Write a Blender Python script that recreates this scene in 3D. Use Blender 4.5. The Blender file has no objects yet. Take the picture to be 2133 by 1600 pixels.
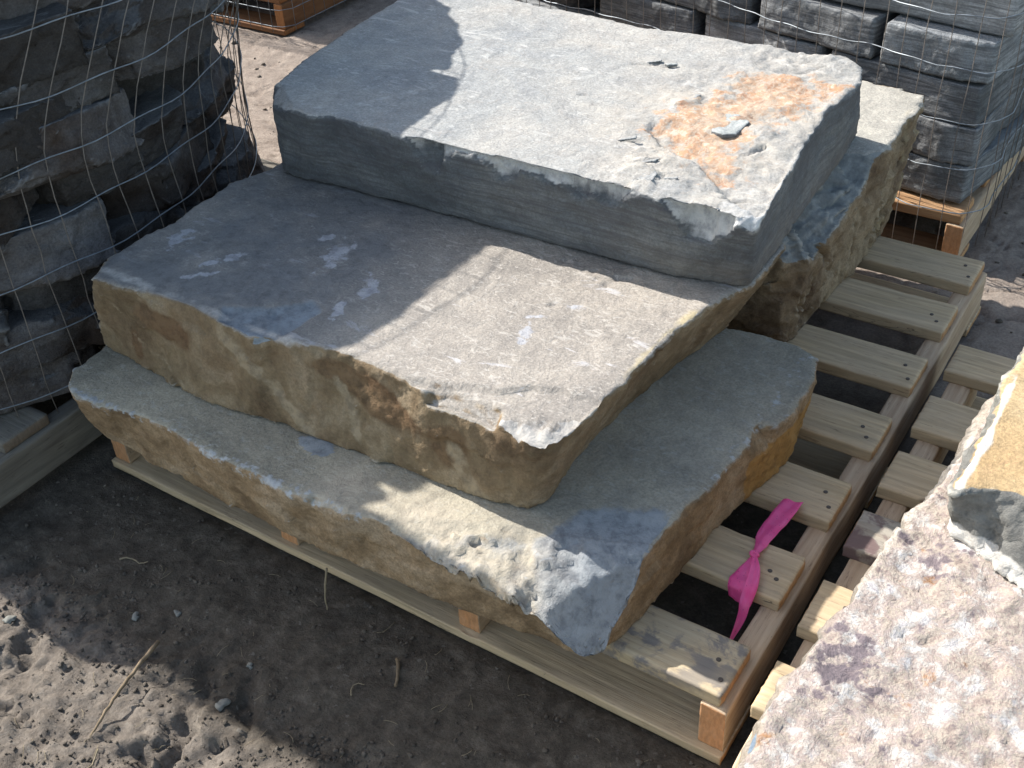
import bpy, math, random
import numpy as np
from mathutils import Matrix, Vector

# ------------------------------------------------------------------ camera, sky, sun, exposure
scn = bpy.context.scene
col = scn.collection
cam_d = bpy.data.cameras.new("camera")
cam = bpy.data.objects.new("camera", cam_d)
col.objects.link(cam)
P_, Y_, R_ = 0.6527, -0.6164, -0.0619
f_ = Vector((math.sin(Y_)*math.cos(P_), math.cos(Y_)*math.cos(P_), -math.sin(P_)))
r_ = Vector((math.cos(Y_), -math.sin(Y_), 0.0))
u_ = r_.cross(f_)
r2 = r_*math.cos(R_) + u_*math.sin(R_)
u2 = -r_*math.sin(R_) + u_*math.cos(R_)
cam.matrix_world = Matrix(((r2.x, u2.x, -f_.x, 0.3198), (r2.y, u2.y, -f_.y, -0.8800), (r2.z, u2.z, -f_.z, 1.3427), (0, 0, 0, 1)))
cam_d.sensor_width = 36.0
cam_d.lens = 2381.2/2133*36
cam_d.clip_start = 0.02
cam_d.clip_end = 500
scn.camera = cam

SUN_TRAVEL = Vector((1.12, -0.09, -1.0)).normalized()
world = bpy.data.worlds.new("World")
scn.world = world
world.use_nodes = True
wn = world.node_tree.nodes
wl = world.node_tree.links
wn.clear()
wo = wn.new("ShaderNodeOutputWorld")
wb = wn.new("ShaderNodeBackground")
sk = wn.new("ShaderNodeTexSky")
sk.sky_type = 'NISHITA'
sk.sun_disc = False
sk.sun_elevation = math.asin(-SUN_TRAVEL.z)
sk.sun_rotation = math.radians(-95)
sk.altitude = 200
sk.air_density = 1.0
sk.dust_density = 1.2
sk.ozone_density = 1.0
wb.inputs[1].default_value = 0.15
wt = wn.new("ShaderNodeMix")
wt.data_type = 'RGBA'
wt.blend_type = 'MULTIPLY'
wt.inputs[0].default_value = 1.0
wt.inputs[7].default_value = (1.13, 1.02, 0.86, 1)
wl.new(sk.outputs[0], wt.inputs[6])
wl.new(wt.outputs[2], wb.inputs[0])
wl.new(wb.outputs[0], wo.inputs[0])

sun_d = bpy.data.lights.new("sun", 'SUN')
sun_d.energy = 4.2
sun_d.angle = math.radians(0.6)
sun_d.color = (1.0, 0.955, 0.89)
sun = bpy.data.objects.new("sun", sun_d)
sun.rotation_euler = SUN_TRAVEL.to_track_quat('-Z', 'Y').to_euler()
col.objects.link(sun)

scn.view_settings.view_transform = 'Standard'
scn.view_settings.look = 'None'
scn.view_settings.exposure = 1.2
scn.view_settings.gamma = 1.0

rng = random.Random(7)
nrng = np.random.default_rng(11)

# ------------------------------------------------------------------ noise (numpy)
def _hash(i, j, k, seed):
    h = (i.astype(np.int64)*374761393 + j.astype(np.int64)*668265263 + k.astype(np.int64)*2147483647 + seed*1274126177) & 0xffffffff
    h = ((h ^ (h >> 13))*1274126177) & 0xffffffff
    h = h ^ (h >> 16)
    return h

_G = nrng.normal(size=(256, 3))
_G /= np.linalg.norm(_G, axis=1)[:, None]

def pn(P, seed=0):
    P = np.asarray(P, float)
    I = np.floor(P).astype(np.int64)
    F = P - I
    U = F*F*F*(F*(F*6 - 15) + 10)
    out = np.zeros(len(P))
    for dx in (0, 1):
        wx = U[:, 0] if dx else 1 - U[:, 0]
        for dy in (0, 1):
            wy = U[:, 1] if dy else 1 - U[:, 1]
            for dz in (0, 1):
                wz = U[:, 2] if dz else 1 - U[:, 2]
                g = _G[_hash(I[:, 0]+dx, I[:, 1]+dy, I[:, 2]+dz, seed) & 255]
                d = (g[:, 0]*(F[:, 0]-dx) + g[:, 1]*(F[:, 1]-dy) + g[:, 2]*(F[:, 2]-dz))
                out += wx*wy*wz*d
    return out*1.6

def fbm(P, sc, octv=4, seed=0, gain=0.5, lac=2.03):
    P = np.asarray(P, float)*np.asarray(sc, float)
    a, s, t = 1.0, np.zeros(len(P)), 0.0
    for o in range(octv):
        s += a*pn(P, seed + o*17)
        t += a
        a *= gain
        P = P*lac + 7.31
    return s/t

def ridge(P, sc, octv=4, seed=0, gain=0.5):
    P = np.asarray(P, float)*np.asarray(sc, float)
    a, s, t = 1.0, np.zeros(len(P)), 0.0
    for o in range(octv):
        s += a*(1 - 2*np.abs(pn(P, seed + o*23)))
        t += a
        a *= gain
        P = P*2.07 + 3.7
    return s/t

def worley(P2, sc, seed=0):
    Q = np.asarray(P2, float)*sc
    I = np.floor(Q).astype(np.int64)
    f1 = np.full(len(Q), 9.0)
    f2 = np.full(len(Q), 9.0)
    idv = np.zeros(len(Q))
    z = np.zeros(len(Q), np.int64)
    for dx in (-1, 0, 1):
        for dy in (-1, 0, 1):
            ci, cj = I[:, 0]+dx, I[:, 1]+dy
            h = _hash(ci, cj, z, seed)
            px = ci + (h & 1023)/1023.0
            py = cj + ((h >> 10) & 1023)/1023.0
            d = np.hypot(px-Q[:, 0], py-Q[:, 1])
            c = d < f1
            f2 = np.where(c, f1, np.minimum(f2, d))
            idv = np.where(c, (h >> 20)/4095.0, idv)
            f1 = np.where(c, d, f1)
    return f1, f2, idv

def facet3(P, sc, seed=0, slope=0.8, jump=0.5):
    """angular broken-rock relief: nearest random cell, each with its own tilted plane"""
    Q = np.asarray(P, float)*np.asarray(sc, float)
    I = np.floor(Q).astype(np.int64)
    best = np.full(len(Q), 99.0)
    out = np.zeros(len(Q))
    for dx in (-1, 0, 1):
        for dy in (-1, 0, 1):
            for dz in (-1, 0, 1):
                c = I + np.array([dx, dy, dz])
                h = _hash(c[:, 0], c[:, 1], c[:, 2], seed)
                p = c + np.stack([(h & 255)/255.0, ((h >> 8) & 255)/255.0, ((h >> 16) & 255)/255.0], 1)
                d = Q - p
                r = (d*d).sum(1)
                m = r < best
                best[m] = r[m]
                g = _G[(h[m] >> 5) & 255]
                out[m] = slope*(d[m]*g).sum(1) + jump*(((h[m] >> 11) & 255)/255.0 - 0.5)
    return out

def sstep(a, b, x):
    t = np.clip((x-a)/(b-a), 0, 1)
    return t*t*(3-2*t)

def poly_sd(P2, poly):
    """signed distance to a polygon, positive inside"""
    x, y = P2[:, 0], P2[:, 1]
    n = len(poly)
    best = np.full(len(P2), 1e9)
    ins = np.zeros(len(P2), bool)
    for i in range(n):
        x1, y1 = poly[i]
        x2, y2 = poly[(i+1) % n]
        dx, dy = x2-x1, y2-y1
        t = np.clip(((x-x1)*dx + (y-y1)*dy)/(dx*dx+dy*dy+1e-12), 0, 1)
        best = np.minimum(best, np.hypot(x-x1-t*dx, y-y1-t*dy))
        c = ((y1 > y) != (y2 > y)) & (x < (x2-x1)*(y-y1)/(y2-y1+1e-12) + x1)
        ins ^= c
    return np.where(ins, best, -best)

def line_d(P2, pts):
    """distance to an open polyline"""
    best = np.full(len(P2), 1e9)
    for (x1, y1), (x2, y2) in zip(pts[:-1], pts[1:]):
        dx, dy = x2-x1, y2-y1
        t = np.clip(((P2[:, 0]-x1)*dx + (P2[:, 1]-y1)*dy)/(dx*dx+dy*dy+1e-12), 0, 1)
        best = np.minimum(best, np.hypot(P2[:, 0]-x1-t*dx, P2[:, 1]-y1-t*dy))
    return best

# ------------------------------------------------------------------ mesh helpers
def mesh_np(name, V, F, mat=None, smooth=True):
    m = bpy.data.meshes.new(name)
    if isinstance(F, np.ndarray):
        k = F.shape[1]
        m.vertices.add(len(V))
        m.vertices.foreach_set("co", np.asarray(V, np.float32).ravel())
        m.loops.add(F.size)
        m.loops.foreach_set("vertex_index", F.astype(np.int32).ravel())
        m.polygons.add(len(F))
        m.polygons.foreach_set("loop_start", np.arange(0, F.size, k, dtype=np.int32))
        m.update(calc_edges=True)
    else:
        m.from_pydata([tuple(v) for v in V], [], F)
        m.update()
    m.validate()
    if smooth:
        m.polygons.foreach_set("use_smooth", np.ones(len(m.polygons), bool))
    if mat:
        m.materials.append(mat)
    return m

def add(name, m, parent=None, loc=(0, 0, 0), rot=(0, 0, 0)):
    o = bpy.data.objects.new(name, m)
    o.location = loc
    o.rotation_euler = rot
    col.objects.link(o)
    if parent:
        o.parent = parent
    return o

def tag(o, label, cat, group=None, kind=None):
    if label:
        o["label"] = label
    if cat:
        o["category"] = cat
    if group:
        o["group"] = group
    if kind:
        o["kind"] = kind
    return o

def empty(name, loc=(0, 0, 0), rz=0.0):
    e = bpy.data.objects.new(name, None)
    e.empty_display_size = 0.05
    e.location = loc
    e.rotation_euler = (0, 0, rz)
    col.objects.link(e)
    return e

def prism(T, B, z1, z0):
    n = len(T)
    V = [(x, y, z1) for x, y in T] + [(x, y, z0) for x, y in B]
    F = [list(range(n)), list(range(2*n-1, n-1, -1))]
    for i in range(n):
        j = (i+1) % n
        F.append([i, i+n, j+n, j])
    return V, F

def voxel(V, F, size):
    m = bpy.data.meshes.new("tmp")
    m.from_pydata([tuple(v) for v in V], [], F)
    o = bpy.data.objects.new("tmp", m)
    col.objects.link(o)
    md = o.modifiers.new("r", 'REMESH')
    md.mode = 'VOXEL'
    md.voxel_size = size
    dg = bpy.context.evaluated_depsgraph_get()
    me = bpy.data.meshes.new_from_object(o.evaluated_get(dg))
    bpy.data.objects.remove(o)
    bpy.data.meshes.remove(m)
    return me

def getv(me):
    a = np.empty(len(me.vertices)*3, np.float32)
    me.vertices.foreach_get("co", a)
    return a.reshape(-1, 3).astype(float)

def getn(me):
    me.update()
    a = np.empty(len(me.vertices)*3, np.float32)
    me.vertex_normals.foreach_get("vector", a)
    return a.reshape(-1, 3).astype(float)

def setv(me, V):
    me.vertices.foreach_set("co", V.astype(np.float32).ravel())
    me.update()

def attr(me, name, val):
    a = me.attributes.new(name, 'FLOAT', 'POINT')
    a.data.foreach_set("value", np.asarray(val, np.float32))

def smooth_on(me):
    me.polygons.foreach_set("use_smooth", np.ones(len(me.polygons), bool))

# ------------------------------------------------------------------ shader helpers
class NT:
    def __init__(self, name):
        self.m = bpy.data.materials.new(name)
        self.m.use_nodes = True
        self.t = self.m.node_tree
        self.t.nodes.clear()
        self.out = self.n("ShaderNodeOutputMaterial")
        self.b = self.n("ShaderNodeBsdfPrincipled")
        self.l(self.b.outputs[0], self.out.inputs[0])
        self.b.inputs["Specular IOR Level"].default_value = 0.25
        self.b.inputs["Roughness"].default_value = 0.85
    def n(self, t, **k):
        nd = self.t.nodes.new(t)
        for a, v in k.items():
            setattr(nd, a, v)
        return nd
    def l(self, a, b):
        self.t.links.new(a, b)
    def s(self, sock, v):
        if isinstance(v, bpy.types.NodeSocket):
            self.l(v, sock)
        elif v is not None:
            if isinstance(v, (tuple, list)) and len(v) == 3 and sock.type == 'RGBA':
                v = (*v, 1)
            sock.default_value = v
    def math(self, op, a, b=None, c=None, clamp=False):
        nd = self.n("ShaderNodeMath", operation=op, use_clamp=clamp)
        self.s(nd.inputs[0], a)
        if b is not None:
            self.s(nd.inputs[1], b)
        if c is not None:
            self.s(nd.inputs[2], c)
        return nd.outputs[0]
    def obj(self):
        return self.n("ShaderNodeTexCoord").outputs["Object"]
    def rnd(self):
        return self.n("ShaderNodeObjectInfo").outputs["Random"]
    def mapc(self, v, sc=(1, 1, 1), rot=(0, 0, 0), loc=(0, 0, 0)):
        nd = self.n("ShaderNodeMapping")
        self.s(nd.inputs[0], v)
        self.s(nd.inputs["Scale"], sc)
        nd.inputs["Rotation"].default_value = rot
        self.s(nd.inputs["Location"], loc)
        return nd.outputs[0]
    def noise(self, v, sc, det=5, rough=0.55, dist=0.0, kind=None):
        nd = self.n("ShaderNodeTexNoise")
        if kind:
            nd.noise_type = kind
        self.s(nd.inputs["Vector"], v)
        nd.inputs["Scale"].default_value = sc
        nd.inputs["Detail"].default_value = det
        nd.inputs["Roughness"].default_value = rough
        nd.inputs["Distortion"].default_value = dist
        return nd.outputs[0]
    def vor(self, v, sc, feat='F1', rnd=1.0):
        nd = self.n("ShaderNodeTexVoronoi", feature=feat)
        self.s(nd.inputs["Vector"], v)
        nd.inputs["Scale"].default_value = sc
        nd.inputs["Randomness"].default_value = rnd
        return nd.outputs[0]
    def ss(self, v, a, b, lo=0.0, hi=1.0):
        nd = self.n("ShaderNodeMapRange", interpolation_type='SMOOTHSTEP')
        self.s(nd.inputs[0], v)
        self.s(nd.inputs[1], a)
        self.s(nd.inputs[2], b)
        self.s(nd.inputs[3], lo)
        self.s(nd.inputs[4], hi)
        return nd.outputs[0]
    def ramp(self, v, stops):
        nd = self.n("ShaderNodeValToRGB")
        self.s(nd.inputs[0], v)
        cr = nd.color_ramp
        while len(cr.elements) < len(stops):
            cr.elements.new(0.5)
        for e, (p, c) in zip(cr.elements, stops):
            e.position = p
            e.color = (*c, 1)
        return nd.outputs[0]
    def mix(self, f, a, b, bt='MIX'):
        nd = self.n("ShaderNodeMix", data_type='RGBA', blend_type=bt)
        self.s(nd.inputs[0], f)
        self.s(nd.inputs[6], a)
        self.s(nd.inputs[7], b)
        return nd.outputs[2]
    def att(self, name):
        nd = self.n("ShaderNodeAttribute", attribute_name=name)
        return nd.outputs["Fac"]
    def mask(self, name, vec, sc=25, amp=0.5, w=0.12, det=6):
        """crisp-edged mask from a soft vertex mask, broken up by noise"""
        a = self.att(name)
        nz = self.noise(vec, sc, det, 0.6)
        x = self.math('MULTIPLY_ADD', self.math('SUBTRACT', nz, 0.5), amp*2, a)
        return self.math('MULTIPLY', self.ss(x, 0.5-w, 0.5+w), self.ss(a, 0.0, 0.15))
    def nz(self):
        g = self.n("ShaderNodeNewGeometry")
        s = self.n("ShaderNodeSeparateXYZ")
        self.l(g.outputs["Normal"], s.inputs[0])
        return s.outputs[2]
    def point(self):
        return self.n("ShaderNodeNewGeometry").outputs["Pointiness"]
    def bump(self, h, strength, dist=0.01, base=None):
        nd = self.n("ShaderNodeBump")
        nd.inputs["Strength"].default_value = strength
        nd.inputs["Distance"].default_value = dist
        self.s(nd.inputs["Height"], h)
        if base is not None:
            self.l(base, nd.inputs["Normal"])
        return nd.outputs[0]
    def done(self, c, nrm=None, rough=None):
        self.s(self.b.inputs["Base Color"], c)
        if nrm is not None:
            self.l(nrm, self.b.inputs["Normal"])
        if rough is not None:
            self.s(self.b.inputs["Roughness"], rough)
        return self.m

def stone_mat(name, top, side, fleck=None, fleck_amt=0.5, streak=None, side_sc=(1, 1, 1), side_rot=(0, 0, 0),
              side_f=4.0, layers=None, edge=(0.5, 0.5, 0.48), edge_amt=0.5, masks=(), rnd=False, bumpy=1.0, top_f=5.0, vein=None):
    N = NT(name)
    v = N.obj()
    if rnd:
        r = N.rnd()
        cx = N.n("ShaderNodeCombineXYZ")
        N.s(cx.inputs[0], N.math('MULTIPLY', r, 37.0))
        N.s(cx.inputs[1], N.math('MULTIPLY', r, 91.0))
        N.s(cx.inputs[2], N.math('MULTIPLY', r, 13.0))
        va = N.n("ShaderNodeVectorMath", operation='ADD')
        N.l(v, va.inputs[0])
        N.l(cx.outputs[0], va.inputs[1])
        v = va.outputs[0]
    big = N.noise(v, top_f, 8, 0.62, 0.6)
    tc = N.ramp(big, [(0.30, top[0]), (0.48, top[1]), (0.68, top[2])])
    mott = N.noise(v, top_f*6, 8, 0.7, 0.3)
    tc = N.mix(N.ss(mott, 0.35, 0.7, 0.0, 0.55), tc, N.mix(1.0, tc, (0.62, 0.62, 0.64), 'MULTIPLY'))
    fine = N.noise(v, 260, 4, 0.7)
    tc = N.mix(N.ss(fine, 0.35, 0.62, 0.60, 0.0), tc, N.mix(1.0, tc, (0.55, 0.55, 0.55), 'MULTIPLY'))
    if fleck:
        fv = N.mapc(v, (1.0, 2.0, 2.0), (0, 0, 0.15))
        fn = N.noise(fv, 46, 7, 0.66, 1.1)
        tc = N.mix(N.math('MULTIPLY', N.ss(fn, 0.56, 0.63), fleck_amt), tc, fleck)
        fv2 = N.mapc(v, (1.0, 3.4, 3.4), (0, 0, -0.2), (3, 5, 1))
        fn2 = N.noise(fv2, 90, 4, 0.6, 0.8)
        tc = N.mix(N.math('MULTIPLY', N.ss(fn2, 0.6, 0.66), fleck_amt*0.9), tc, fleck)
    if streak:
        sv = N.mapc(v, (1.0, 3.5, 3.0), (0, 0, 0.5))
        sn = N.noise(sv, 7, 7, 0.65, 1.2)
        tc = N.mix(N.math('MULTIPLY', N.ss(sn, 0.61, 0.67), 0.6), tc, streak)
    if vein:
        vn = N.noise(v, 9, 5, 0.6, 1.5)
        vd = N.math('ABSOLUTE', N.math('SUBTRACT', vn, 0.5))
        tc = N.mix(N.ss(vd, 0.0, 0.007, 0.7, 0.0), tc, vein)
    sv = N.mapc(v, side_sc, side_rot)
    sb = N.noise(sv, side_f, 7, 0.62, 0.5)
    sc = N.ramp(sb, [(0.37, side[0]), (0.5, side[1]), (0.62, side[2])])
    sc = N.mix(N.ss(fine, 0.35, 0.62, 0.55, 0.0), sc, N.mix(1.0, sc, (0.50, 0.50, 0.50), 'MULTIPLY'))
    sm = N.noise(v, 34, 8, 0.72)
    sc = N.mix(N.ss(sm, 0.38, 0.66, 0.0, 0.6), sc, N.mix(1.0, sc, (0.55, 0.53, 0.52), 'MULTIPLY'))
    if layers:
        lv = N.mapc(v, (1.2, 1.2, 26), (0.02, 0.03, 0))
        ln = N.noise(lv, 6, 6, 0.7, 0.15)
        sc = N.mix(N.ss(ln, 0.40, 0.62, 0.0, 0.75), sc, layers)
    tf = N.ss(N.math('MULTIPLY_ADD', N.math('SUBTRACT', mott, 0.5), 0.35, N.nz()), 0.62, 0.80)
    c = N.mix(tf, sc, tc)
    for mk, mc, msc, mamp in masks:
        if mk in ("cool", "sun_patch", "tanside", "olive", "cream"):
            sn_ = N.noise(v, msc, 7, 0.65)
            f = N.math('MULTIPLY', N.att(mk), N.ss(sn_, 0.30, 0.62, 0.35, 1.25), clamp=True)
        else:
            f = N.mask(mk, v, msc, mamp)
        if isinstance(mc, list):
            mn = N.noise(v, 30, 12, 0.72, 0.15)
            mcol = N.ramp(mn, mc)
        else:
            mn = N.noise(v, 55, 6, 0.7)
            mcol = N.mix(N.ss(mn, 0.4, 0.7), mc, N.mix(1.0, mc, (0.6, 0.6, 0.62), 'MULTIPLY'))
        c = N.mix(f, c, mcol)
    pt = N.point()
    en = N.noise(v, 30, 5, 0.6)
    ef = N.ss(N.math('MULTIPLY_ADD', N.math('SUBTRACT', en, 0.5), 0.08, pt), 0.535, 0.60)
    c = N.mix(N.math('MULTIPLY', ef, edge_amt), c, edge)
    if rnd:
        hs = N.n("ShaderNodeHueSaturation")
        N.s(hs.inputs["Value"], N.ss(N.rnd(), 0.0, 1.0, 0.7, 1.3))
        N.s(hs.inputs["Saturation"], N.ss(N.math('FRACT', N.math('MULTIPLY', N.rnd(), 7.7)), 0.0, 1.0, 0.5, 1.4))
        N.l(c, hs.inputs["Color"])
        c = hs.outputs[0]
    h1 = N.noise(v, 38, 10, 0.68, 0.4)
    h2 = N.noise(v, 190, 6, 0.7)
    pits = N.ss(N.vor(v, 26), 0.05, 0.14)
    hh = N.math('MULTIPLY_ADD', h2, 0.25, h1)
    hh = N.math('MULTIPLY_ADD', pits, 0.10, hh)
    nrm = N.bump(hh, min(1.0, 0.75*bumpy), 0.007*bumpy)
    return N.done(c, nrm, 0.88)

# ------------------------------------------------------------------ materials
def wood_mat(name, dark=(0.20, 0.16, 0.115), light=(0.42, 0.355, 0.265), grey=(0.27, 0.265, 0.24), grey_amt=0.55, stain=None, stain_c=(0.10, 0.105, 0.125), end_c=(0.33, 0.17, 0.07)):
    N = NT(name)
    v = N.obj()
    r = N.rnd()
    cx = N.n("ShaderNodeCombineXYZ")
    N.s(cx.inputs[0], N.math('MULTIPLY', r, 31.0))
    N.s(cx.inputs[1], N.math('MULTIPLY', r, 17.0))
    N.s(cx.inputs[2], N.math('MULTIPLY', r, 53.0))
    va = N.n("ShaderNodeVectorMath", operation='ADD')
    N.l(v, va.inputs[0])
    N.l(cx.outputs[0], va.inputs[1])
    w = va.outputs[0]
    g = N.noise(N.mapc(w, (1.0, 16, 12)), 5, 8, 0.62, 0.7)
    rings = N.n("ShaderNodeTexWave", wave_type='BANDS', bands_direction='Y')
    N.s(rings.inputs["Vector"], N.mapc(w, (0.35, 1.0, 0.8)))
    rings.inputs["Scale"].default_value = 26
    rings.inputs["Distortion"].default_value = 7
    rings.inputs["Detail"].default_value = 3
    rings.inputs["Detail Scale"].default_value = 0.8
    c = N.ramp(g, [(0.3, dark), (0.5, tuple((a+b)/2 for a, b in zip(dark, light))), (0.7, light)])
    c = N.mix(N.math('MULTIPLY', rings.outputs["Fac"], 0.28), c, N.mix(1.0, c, (0.62, 0.55, 0.48), 'MULTIPLY'))
    wn_ = N.noise(N.mapc(w, (1.0, 2.5, 2.0)), 7, 7, 0.65)
    tf = N.ss(N.nz(), 0.6, 0.85)
    c = N.mix(N.math('MULTIPLY', N.math('MULTIPLY', N.ss(wn_, 0.36, 0.62), grey_amt), N.math('MULTIPLY_ADD', tf, 0.7, 0.3)), c, grey)
    dk = N.noise(N.mapc(w, (1.0, 9, 9)), 22, 5, 0.7)
    c = N.mix(N.ss(dk, 0.60, 0.70, 0.0, 0.65), c, N.mix(1.0, c, (0.35, 0.32, 0.30), 'MULTIPLY'))
    ck = N.noise(N.mapc(w, (0.8, 26, 5), (0, 0, 0), (2, 7, 1)), 4, 4, 0.55, 0.2)
    ckd = N.math('ABSOLUTE', N.math('SUBTRACT', ck, 0.5))
    ckm = N.math('MULTIPLY', N.ss(ckd, 0.0, 0.006, 0.75, 0.0), N.ss(wn_, 0.48, 0.6))
    c = N.mix(ckm, c, (0.07, 0.055, 0.04))
    # knots
    kv = N.vor(N.mapc(w, (0.55, 1.0, 1.0)), 7.0)
    c = N.mix(N.ss(kv, 0.045, 0.085, 0.8, 0.0), c, (0.10, 0.06, 0.035))
    if stain:
        sn = N.noise(w, 17, 5, 0.6, 0.3)
        sb = N.noise(w, 5, 3, 0.5)
        f = N.math('MULTIPLY', N.ss(sn, 0.47, 0.56), N.ss(sb, 0.36, 0.52))
        c = N.mix(N.math('MULTIPLY', f, stain), c, stain_c)
    # end grain is redder and darker
    g2 = N.n("ShaderNodeTexCoord")
    s2 = N.n("ShaderNodeSeparateXYZ")
    N.l(g2.outputs["Normal"], s2.inputs[0])
    ef = N.ss(N.math('ABSOLUTE', s2.outputs[0]), 0.7, 0.9)
    er = N.noise(N.mapc(w, (3, 40, 14)), 6, 5, 0.6)
    c = N.mix(N.math('MULTIPLY', ef, 0.75), c, N.mix(N.ss(er, 0.3, 0.7), end_c, tuple(x*1.5 for x in end_c)))
    hb = N.math('MULTIPLY_ADD', N.noise(N.mapc(w, (1.0, 22, 22)), 16, 6, 0.7), 1.0, N.math('MULTIPLY', g, 0.5))
    return N.done(c, N.bump(hb, 0.4, 0.003), 0.8)

M_board = wood_mat("weathered_board_wood", (0.30, 0.24, 0.155), (0.60, 0.46, 0.29), (0.44, 0.35, 0.25), 0.45)
M_board_stain = wood_mat("stained_board_wood", (0.30, 0.24, 0.155), (0.54, 0.44, 0.29), (0.39, 0.335, 0.245), 0.45, 0.7)
M_board_purple = wood_mat("purple_board_wood", (0.22, 0.18, 0.14), (0.42, 0.37, 0.30), (0.30, 0.29, 0.26), 0.6, 0.9, (0.13, 0.085, 0.085))
M_stringer = wood_mat("stringer_wood", (0.34, 0.235, 0.15), (0.56, 0.44, 0.31), (0.38, 0.31, 0.24), 0.25, None, None, (0.36, 0.16, 0.06))
M_dark_wood = wood_mat("dull_wood", (0.10, 0.088, 0.072), (0.21, 0.19, 0.155), (0.16, 0.155, 0.14), 0.5, None, None, (0.13, 0.095, 0.065))
M_warm = wood_mat("warm_orange_tan_wood", (0.26, 0.13, 0.06), (0.46, 0.28, 0.145), (0.36, 0.24, 0.14), 0.35, None, None, (0.42, 0.24, 0.11))
M_orange_wood = wood_mat("orange_wood", (0.12, 0.050, 0.020), (0.23, 0.108, 0.046), (0.16, 0.09, 0.05), 0.4, None, None, (0.24, 0.10, 0.035))

def plain_mat(name, c, rough=0.5, metal=0.0, var=0.3, spec=0.5):
    N = NT(name)
    v = N.obj()
    n = N.noise(v, 60, 5, 0.6)
    cc = N.mix(N.ss(n, 0.35, 0.65, 0.0, var), c, tuple(x*0.35 for x in c))
    N.b.inputs["Metallic"].default_value = metal
    N.b.inputs["Specular IOR Level"].default_value = spec
    return N.done(cc, None, rough)

M_wire = plain_mat("galvanised_wire", (0.26, 0.29, 0.32), 0.5, 0.6, 0.5)
M_wire2 = plain_mat("dull_upright_wire", (0.21, 0.185, 0.165), 0.6, 0.4, 0.5)
M_nail = plain_mat("rusty_nail", (0.09, 0.075, 0.065), 0.7, 0.3)
M_straw = plain_mat("dry_straw", (0.24, 0.20, 0.135), 0.8, 0, 0.4, 0.2)
M_stick = plain_mat("dry_stick", (0.21, 0.16, 0.105), 0.85, 0, 0.6, 0.2)
M_pebble = plain_mat("pale_pebble", (0.20, 0.20, 0.18), 0.85, 0, 0.4, 0.2)

def tape_mat():
    N = NT("pink_plastic_tape")
    v = N.obj()
    n = N.noise(v, 30, 4, 0.6)
    c = N.mix(N.ss(n, 0.3, 0.7), (0.92, 0.12, 0.40), (0.96, 0.22, 0.52))
    sp = N.vor(v, 160)
    c = N.mix(N.ss(sp, 0.10, 0.16, 0.5, 0.0), c, (0.30, 0.05, 0.15))
    N.s(N.b.inputs["Base Color"], c)
    N.b.inputs["Roughness"].default_value = 0.45
    N.b.inputs["Specular IOR Level"].default_value = 0.4
    tr = N.n("ShaderNodeBsdfTranslucent")
    N.s(tr.inputs[0], c)
    mx = N.n("ShaderNodeMixShader")
    mx.inputs[0].default_value = 0.45
    N.l(N.b.outputs[0], mx.inputs[1])
    N.l(tr.outputs[0], mx.inputs[2])
    N.l(mx.outputs[0], N.out.inputs[0])
    N.s(N.b.inputs["Normal"], N.bump(N.noise(v, 90, 3, 0.5), 0.3, 0.002))
    return N.m
M_tape = tape_mat()

M_s3 = stone_mat("blue_grey_slate", [(0.26, 0.272, 0.28), (0.325, 0.33, 0.322), (0.40, 0.385, 0.355)],
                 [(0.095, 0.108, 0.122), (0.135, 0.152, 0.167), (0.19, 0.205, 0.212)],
                 fleck=(0.56, 0.56, 0.55), fleck_amt=0.28, streak=(0.48, 0.47, 0.45), side_sc=(1, 1, 3), layers=(0.075, 0.078, 0.09),
                 edge=(0.52, 0.53, 0.52), edge_amt=0.4, vein=(0.28, 0.26, 0.24),
                 masks=(("tanside", (0.27, 0.23, 0.18), 14, 0.5),
                        ("rust", [(0.32, (0.15, 0.085, 0.06)), (0.41, (0.32, 0.15, 0.075)), (0.46, (0.40, 0.32, 0.25)), (0.51, (0.30, 0.17, 0.10)), (0.56, (0.39, 0.21, 0.11)), (0.61, (0.45, 0.38, 0.31)), (0.70, (0.36, 0.30, 0.25))], 38, 0.75),
                        ("cream", (0.47, 0.405, 0.32), 18, 0.55),
                        ("pale", (0.50, 0.50, 0.49), 20, 0.4)))
M_s2 = stone_mat("taupe_slate", [(0.225, 0.21, 0.192), (0.31, 0.283, 0.25), (0.39, 0.352, 0.305)],
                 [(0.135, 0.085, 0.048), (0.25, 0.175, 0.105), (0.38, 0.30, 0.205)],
                 fleck=(0.45, 0.42, 0.38), fleck_amt=0.55, streak=(0.47, 0.46, 0.47), side_sc=(1.3, 1.3, 0.75), side_rot=(0, 0.75, 0), side_f=6,
                 edge=(0.50, 0.49, 0.46), edge_amt=0.45,
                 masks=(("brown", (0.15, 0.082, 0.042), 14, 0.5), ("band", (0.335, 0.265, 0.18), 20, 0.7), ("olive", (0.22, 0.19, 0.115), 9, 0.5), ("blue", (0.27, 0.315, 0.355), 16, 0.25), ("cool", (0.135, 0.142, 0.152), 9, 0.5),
                        ("smear", (0.36, 0.36, 0.375), 45, 1.0), ("ochre", (0.46, 0.39, 0.25), 18, 0.4), ("pale", (0.42, 0.40, 0.37), 22, 0.4)))
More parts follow.
